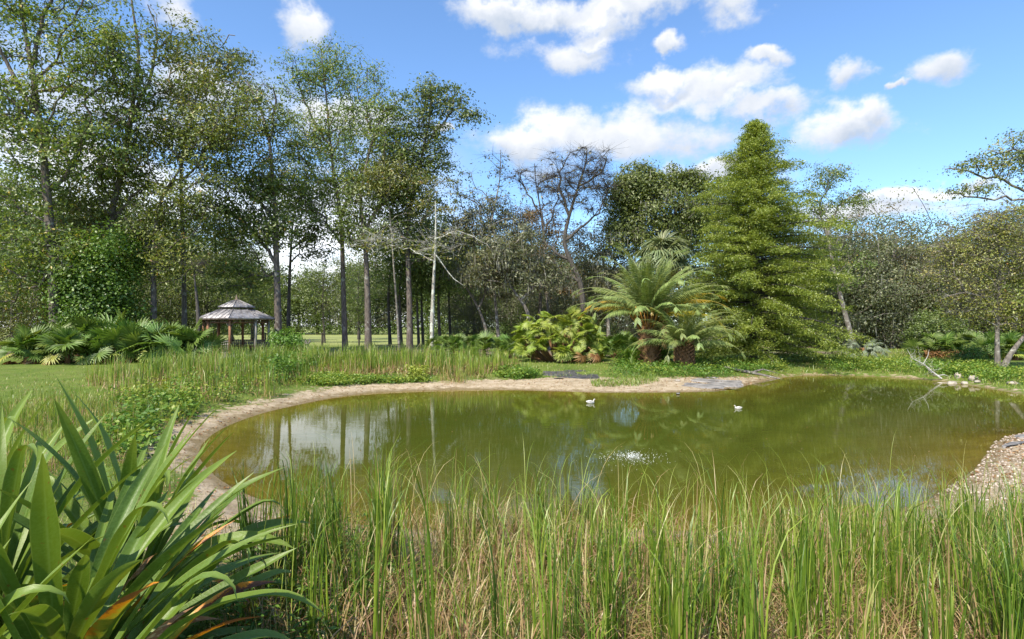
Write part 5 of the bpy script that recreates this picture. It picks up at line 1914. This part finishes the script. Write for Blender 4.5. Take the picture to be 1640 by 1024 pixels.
weeds('weeds', 'bright leafy weeds along the east bank', scatter([(1310, 590), (1400, 588), (1640, 612), (1640, 598), (1560, 586), (1340, 578)], 330, dmin=.7), .32, .09, 40, 28, (.65, .25), .2)
weeds('weeds', 'green weeds in the corner under the reeds at the east side', np.stack([rng.uniform(2.6, 4.2, 60), rng.uniform(3.0, 3.9, 60)], 1), .25, .045, 60, 29, (.7, .2), .1, .35)
weeds('weeds', 'yellow green sprig of weeds at the foot of the far reeds', scatter([(655, 606), (690, 606), (690, 600), (655, 600)], 12, dmin=.3), .5, .09, 60, 30, (.95, .1), .14)


# arching grassy plants at the foot of the date palm
def daylily(px, by, n, L, label):
    x, y = gpt(px, by)
    r = np.random.default_rng(int(px))
    b = np.array([x, y, float(gz(x, y))])
    P = r.normal(0, .12, (n, 3)) * [1, 1, 0]
    V, q = blades(P, L * r.uniform(.7, 1.1, n), np.full(n, .045), np.abs(r.normal(.25, .2, n)), r.uniform(1.2, 2.4, n), np.full(n, 1.6), r.uniform(0, 2 * PI, n), 7, r=r)
    root = empty('arching_plant', b, label, 'plant', 'arching leaved plants at the foot of the date palm')
    link('foliage', mesh_np('foliage', V, [q], M['weed'], tint=np.repeat(np.clip(r.normal(.62, .16, n), 0, 1), 7)), root)


for px, by, lab in ((1022, 580, 'arching leaved plant just west of the date palm trunk'), (1042, 583, 'arching leaved plant right in front of the date palm trunk'),
                    (1060, 581, 'arching leaved plant just east of the date palm trunk'), (1008, 585, 'lowest arching leaved plant at the beach edge west of the date palm')):
    daylily(px, by, 170, 1.35, lab)


# ------------------------------------------------------------------ rocks, liner, branches, birds, splash
def rock(px, by, s, label, seed, group='pale rocks at the water edge'):
    x, y = gpt(px, by)
    r = np.random.default_rng(seed)
    nu, nv = 14, 9
    V = []
    for i in range(nv + 1):
        for j in range(nu):
            a, b = j * 2 * PI / nu, -PI / 2 + PI * i / nv
            d = np.array([math.cos(b) * math.cos(a), math.cos(b) * math.sin(a), math.sin(b)])
            V.append(d)
    V = np.array(V)
    k = np.ones(len(V))
    for q in range(9):
        n = unit(r.normal(size=3))
        k = np.minimum(k, r.uniform(.55, .9) / np.maximum(V @ n, .05))
    k = np.minimum(k, 1.0) * (1 + .05 * np.sin(V @ r.normal(size=3) * 7))
    V = V * k[:, None] * np.array(s) * .9
    i, j = np.meshgrid(np.arange(nv), np.arange(nu), indexing='ij')
    Q = np.stack([i * nu + j, i * nu + (j + 1) % nu, (i + 1) * nu + (j + 1) % nu, (i + 1) * nu + j], -1).reshape(-1, 4)
    o = link('rock', mesh_np('rock', V, [Q], MR, False))
    o.location = (x, y, float(gz(x, y)) + s[2] * .12)
    o.rotation_euler.z = r.uniform(0, 6)
    tag(o, label, 'rock', group)


MR = mat_simple('pale_limestone', (.20, .17, .13), (.48, .43, .36), 6, .9, (1, 1, 1), 0, .8)
for k, (px, by, s, lab) in enumerate([
        (1510, 599, (.26, .2, .15), 'low pale rock, the westernmost of the row by the sallow tree'),
        (1527, 600, (.28, .22, .14), 'flat pale rock at the foot of the tallest rock'),
        (1534, 597, (.18, .16, .24), 'tallest pale rock with a rounded dark sided top'),
        (1546, 601, (.15, .13, .10), 'small pale rock in the gap of the row'),
        (1561, 600, (.24, .2, .2), 'rough pale rock with hollows, next to the low green shrub'),
        (1566, 602, (.2, .14, .09), 'thin flat rock lying under the rough hollowed rock'),
        (1624, 607, (.22, .18, .12), 'pale rock half hidden in the bright grass east of the sallow stems'),
        (1498, 594, (.12, .1, .09), 'little pale rock showing through the weeds west of the row'),
        (1084, 603, (.14, .1, .07), 'little pale stone on the middle beach below the short date palm')]):
    rock(px, by, s, lab, k)


def sheet(pts_px, z, mat, label, amp, seed, nx=40, ny=16):
    """crumpled liner draped over the bank; the corners are ground points"""
    a, b, c, d = [np.array(gpt(px, py, z)) for px, py in pts_px]
    u, v = np.meshgrid(np.linspace(0, 1, nx), np.linspace(0, 1, ny))
    P = ((1 - u) * (1 - v))[..., None] * a + (u * (1 - v))[..., None] * b + (u * v)[..., None] * c + ((1 - u) * v)[..., None] * d
    P = P.reshape(-1, 2)
    uu, vv = u.ravel() * 2 - 1, v.ravel() * 2 - 1
    edge_ = 1 - uu ** 4 - np.abs(vv) ** 2.5 + 1.7 * lump(P[:, 0], P[:, 1] * 2, 3.0, seed)
    fo = lump(P[:, 0] * .35 + P[:, 1] * .5, P[:, 1] * 2.6, 4.5, seed + 1)
    zz = gz(P[:, 0], P[:, 1]) + amp * (1 - np.abs(fo) * 1.8) * .7 + np.clip(edge_ * .12, -.09, .012)
    i, j = np.meshgrid(np.arange(ny - 1), np.arange(nx - 1), indexing='ij')
    Q = np.stack([i * nx + j, i * nx + j + 1, (i + 1) * nx + j + 1, (i + 1) * nx + j], -1).reshape(-1, 4)
    V = np.stack([P[:, 0], P[:, 1], zz], 1)
    o_ = V.mean(0)
    o = link('pond_liner', mesh_np('pond_liner', V - o_, [Q], mat, True))
    o.location = o_
    tag(o, label, 'pond liner')


ML = mat_simple('black_liner', (.03, .03, .032), (.12, .11, .105), 5, .5, (1, 1, 1), 0, .5)
MLG = mat_simple('dusty_grey_liner', (.05, .05, .052), (.42, .38, .34), 5, .6, (.5, 3.5, 3), 0, .9)
sheet([(862, 607), (962, 607), (950, 598), (872, 598)], .2, ML, 'crumpled black pond liner showing through the sand of the middle beach', .035, 3, nx=80, ny=30)
sheet([(1085, 618), (1195, 616), (1185, 605), (1120, 606)], .15, MLG, 'dusty grey folded liner bared at the east end of the middle beach', .05, 8, nx=110, ny=40)
sheet([(1600, 712), (1690, 700), (1700, 690), (1632, 688)], .1, MLG, 'pale dusty liner folds at the gravel corner on the east side', .03, 15)


def dead_branch(px, by, label):
    x, y = gpt(px, by, .1)
    r = np.random.default_rng(4)
    S = Soup()
    S.tube([(0, 0, .05), (-.25, .1, .28), (-.55, .2, .6), (-.9, .3, .8), (-1.1, .3, 1.15)], [.035, .03, .022, .015, .006], 6)
    S.tube([(-.25, .1, .28), (-.5, -.1, .3), (-.8, -.2, .62), (-.95, -.2, .7)], [.02, .016, .01, .004], 5)
    S.tube([(-.55, .2, .6), (-.3, .3, .9), (-.25, .3, 1.15)], [.014, .01, .004], 5)
    S.tube([(-.12, .05, .16), (.1, .0, .2), (.28, -.05, .12)], [.022, .014, .005], 5)
    for k in range(26):
        a = np.array([-.2 - .035 * k, .1, .25 + .028 * k])
        S.tube([a, a + r.normal(0, .12, 3) + [0, 0, .08], a + r.normal(0, .2, 3) + [-.05, 0, .2]], [.006, .004, .002], 3)
    o = small('dead_branch', S, M['silver_twig'], (x, y, float(gz(x, y))), label, 'branch', smooth=True)


dead_branch(1508, 606, 'bleached dead branch leaning out of the grass into the water')
S = Soup()
S.tube([(-1.6, .5, .25), (-.8, .2, .16), (0, 0, .1), (.9, -.25, .04)], [.05, .06, .05, .02], 7)
S.tube([(-.6, .2, .16), (-.1, .35, .3), (.5, .3, .22)], [.04, .03, .01], 6)
x, y = gpt(1232, 602, .1)
S.v = [v + np.stack([v[:, 0] * 0, v[:, 0] * 0, gz(x + v[:, 0], y + v[:, 1]) - float(gz(x, y)) - .08], 1) for v in S.v]
small('driftwood', S, M['grey_bark'], (x, y, float(gz(x, y))), 'bleached grey driftwood lying at the water edge below the cypress', 'driftwood', smooth=True)


def bird(px, py, s, white, face, label, name='duck'):
    D = H * F / (py - HY)
    x = (px - 820) / F * D
    root = empty(name, (x, D, 0), label, 'bird')
    root.rotation_euler.z = face
    S = Soup()
    q = np.linspace(0, 1, 11)
    P = np.stack([(q - .55) * s, q * 0, s * (.10 + .12 * (1 - q) ** 3)], 1)
    S.tube(P, s * .23 * np.sin(np.clip(q * 1.02, .02, 1) * PI) ** .7 + .002, 10)
    S.tube([(s * .26, 0, s * .14), (s * .36, 0, s * .28), (s * .40, 0, s * .40), (s * .46, 0, s * .43), (s * .52, 0, s * .41)], [s * .11, s * .07, s * .075, s * .085, s * .03], 8)
    link('body', S.mesh('body', white, True), root)
    S = Soup()
    S.tube([(s * .52, 0, s * .41), (s * .60, 0, s * .39), (s * .66, 0, s * .385)], [s * .03, s * .025, s * .006], 6)
    link('beak', S.mesh('beak', MBK), root)
    for sg in (-1, 1):
        S = Soup()
        S.tube([(s * .2, sg * s * .17, s * .2), (-s * .1, sg * s * .21, s * .24), (-s * .5, sg * s * .06, s * .27)], [s * .05, s * .075, s * .008], 6)
        link('wing', S.mesh('wing', MWG2, True), root)


MWB = mat_simple('white_feather', (.40, .38, .35), (.70, .67, .62), 14, .8)
MWG2 = mat_simple('grey_feather', (.42, .41, .40), (.66, .64, .62), 20, .8)
MDB = mat_simple('dark_feather', (.03, .03, .03), (.12, .10, .09), 20, .8)
MBK = mat_simple('orange_beak', (.35, .18, .04), (.5, .28, .08), 20, .5)
bird(946, 646, .24, MWB, .15, 'white bird floating on the pond, in front of the middle beach')
bird(1182, 655, .18, MWB, PI - .3, 'white bird floating further east, opposite the cypress')
bird(1086, 632, .16, MDB, .5, 'small dark bird at the far edge of the water', 'water_bird')
x, y = gpt(958, 622, .05)

# the bubbling splash of the aerator
D = H * F / (733 - HY)
cx = (1014 - 820) / F * D
m, t, out = new_mat('white_water')
p = principled(t, out, (.9, .92, .92), .15, None, .8)
r = np.random.default_rng(8)
n = 420
rr = np.abs(r.normal(0, .24, n))
aa = r.uniform(0, 2 * PI, n)
cen = np.stack([cx + rr * np.cos(aa) * 1.25, D + rr * np.sin(aa) * 1.2, .004 + np.abs(r.normal(0, .035, n)) * np.exp(-rr * 2.5)], 1)
o8 = np.array([(1, 0, 0), (-1, 0, 0), (0, 1, 0), (0, -1, 0), (0, 0, 1), (0, 0, -1)], float)
f8 = np.array([(0, 2, 4), (2, 1, 4), (1, 3, 4), (3, 0, 4), (2, 0, 5), (1, 2, 5), (3, 1, 5), (0, 3, 5)])
sz = r.uniform(.002, .009, n) * np.exp(-rr * .8)
V = (cen[:, None] + o8[None] * sz[:, None, None]).reshape(-1, 3)
f = (np.arange(n)[:, None, None] * 6 + f8[None]).reshape(-1, 3)
tag(link('bubbling_splash', mesh_np('bubbling_splash', V, [f], m, True)), 'white bubbling splash in the middle of the pond', 'splash', kind='stuff')

# loose stones, dead leaves and bits of bark on the bare sand
n = 9000
P = np.stack([rng.uniform(-9, 14, n * 6), rng.uniform(5, 25, n * 6)], 1)
d = sdist(P[:, 0], P[:, 1])
P = P[(d > .03) & (d < sandw(P[:, 0], P[:, 1]) + .3) & ((P[:, 0] > 6) | (rng.uniform(size=len(P)) < .35))][:n]
V, f = leaf_cloud(ground_pts(P[:, 0], P[:, 1], .008), .05, .65, 1.6, 0, .15)
me = mesh_np('leaf_litter', V, [f], M['dead'], tint=np.tile(rng.uniform(0, 1, len(P)), 2))
tag(link('leaf_litter', me), 'fallen brown leaves and bark bits on the bare sand', 'leaf litter', kind='stuff')
n = 2600
P = np.stack([rng.uniform(5, 13, n * 6), rng.uniform(5.5, 14, n * 6)], 1)
d = sdist(P[:, 0], P[:, 1])
P = P[(d > .0) & (d < sandw(P[:, 0], P[:, 1]) + .3)][:n]
sz = rng.uniform(.01, .032, len(P))
V = (ground_pts(P[:, 0], P[:, 1], .004)[:, None] + (o8[None] * rng.uniform(.6, 1.3, (len(P), 6, 1))) * sz[:, None, None] * [1.2, 1, .6]).reshape(-1, 3)
f = (np.arange(len(P))[:, None, None] * 6 + f8[None]).reshape(-1, 3)
tag(link('gravel', mesh_np('gravel', V, [f], mat_simple('gravel', (.30, .22, .16), (.62, .54, .46), 12, .9))), 'loose gravel on the sandy corner at the east side', 'gravel', kind='stuff')
# red brown palm debris under the eastern palmettos
P = scatter([(1480, 578), (1560, 580), (1570, 568), (1490, 566)], 1500)
V, f = leaf_cloud(ground_pts(P[:, 0], P[:, 1], .0) + np.array([0, 0, 1]) * rng.uniform(0, .45, (len(P), 1)), .22, .3, .9, 0, .1)
tag(link('palm_debris', mesh_np('palm_debris', V, [f], M['dead'], tint=np.tile(rng.uniform(0, .5, len(P)), 2))), 'red brown heap of dead palm leaves by the east shrubbery', 'dead leaves', kind='stuff')

for o in list(SC.objects):
    if o.name.split('.')[0] in ('hanging_moss', 'crown', 'foliage'):
        o['kind'] = 'stuff'

# bits of leaf and scum drifting on the water
P = np.stack([rng.uniform(-6, 14, 4000), rng.uniform(6, 22, 4000)], 1)
d = sdist(P[:, 0], P[:, 1])
P = P[(d < -.05) & (rng.uniform(size=len(P)) < np.where(d > -1.2, .5, .06))]
V, f = leaf_cloud(np.stack([P[:, 0], P[:, 1], np.full(len(P), .006)], 1), .032, .6, 6, 0, .03)
tag(link('floating_leaves', mesh_np('floating_leaves', V, [f], M['dead'], tint=np.tile(rng.uniform(.2, 1, len(P)), 2))), 'small fallen leaves drifting on the pond along its edges', 'leaves', kind='stuff')
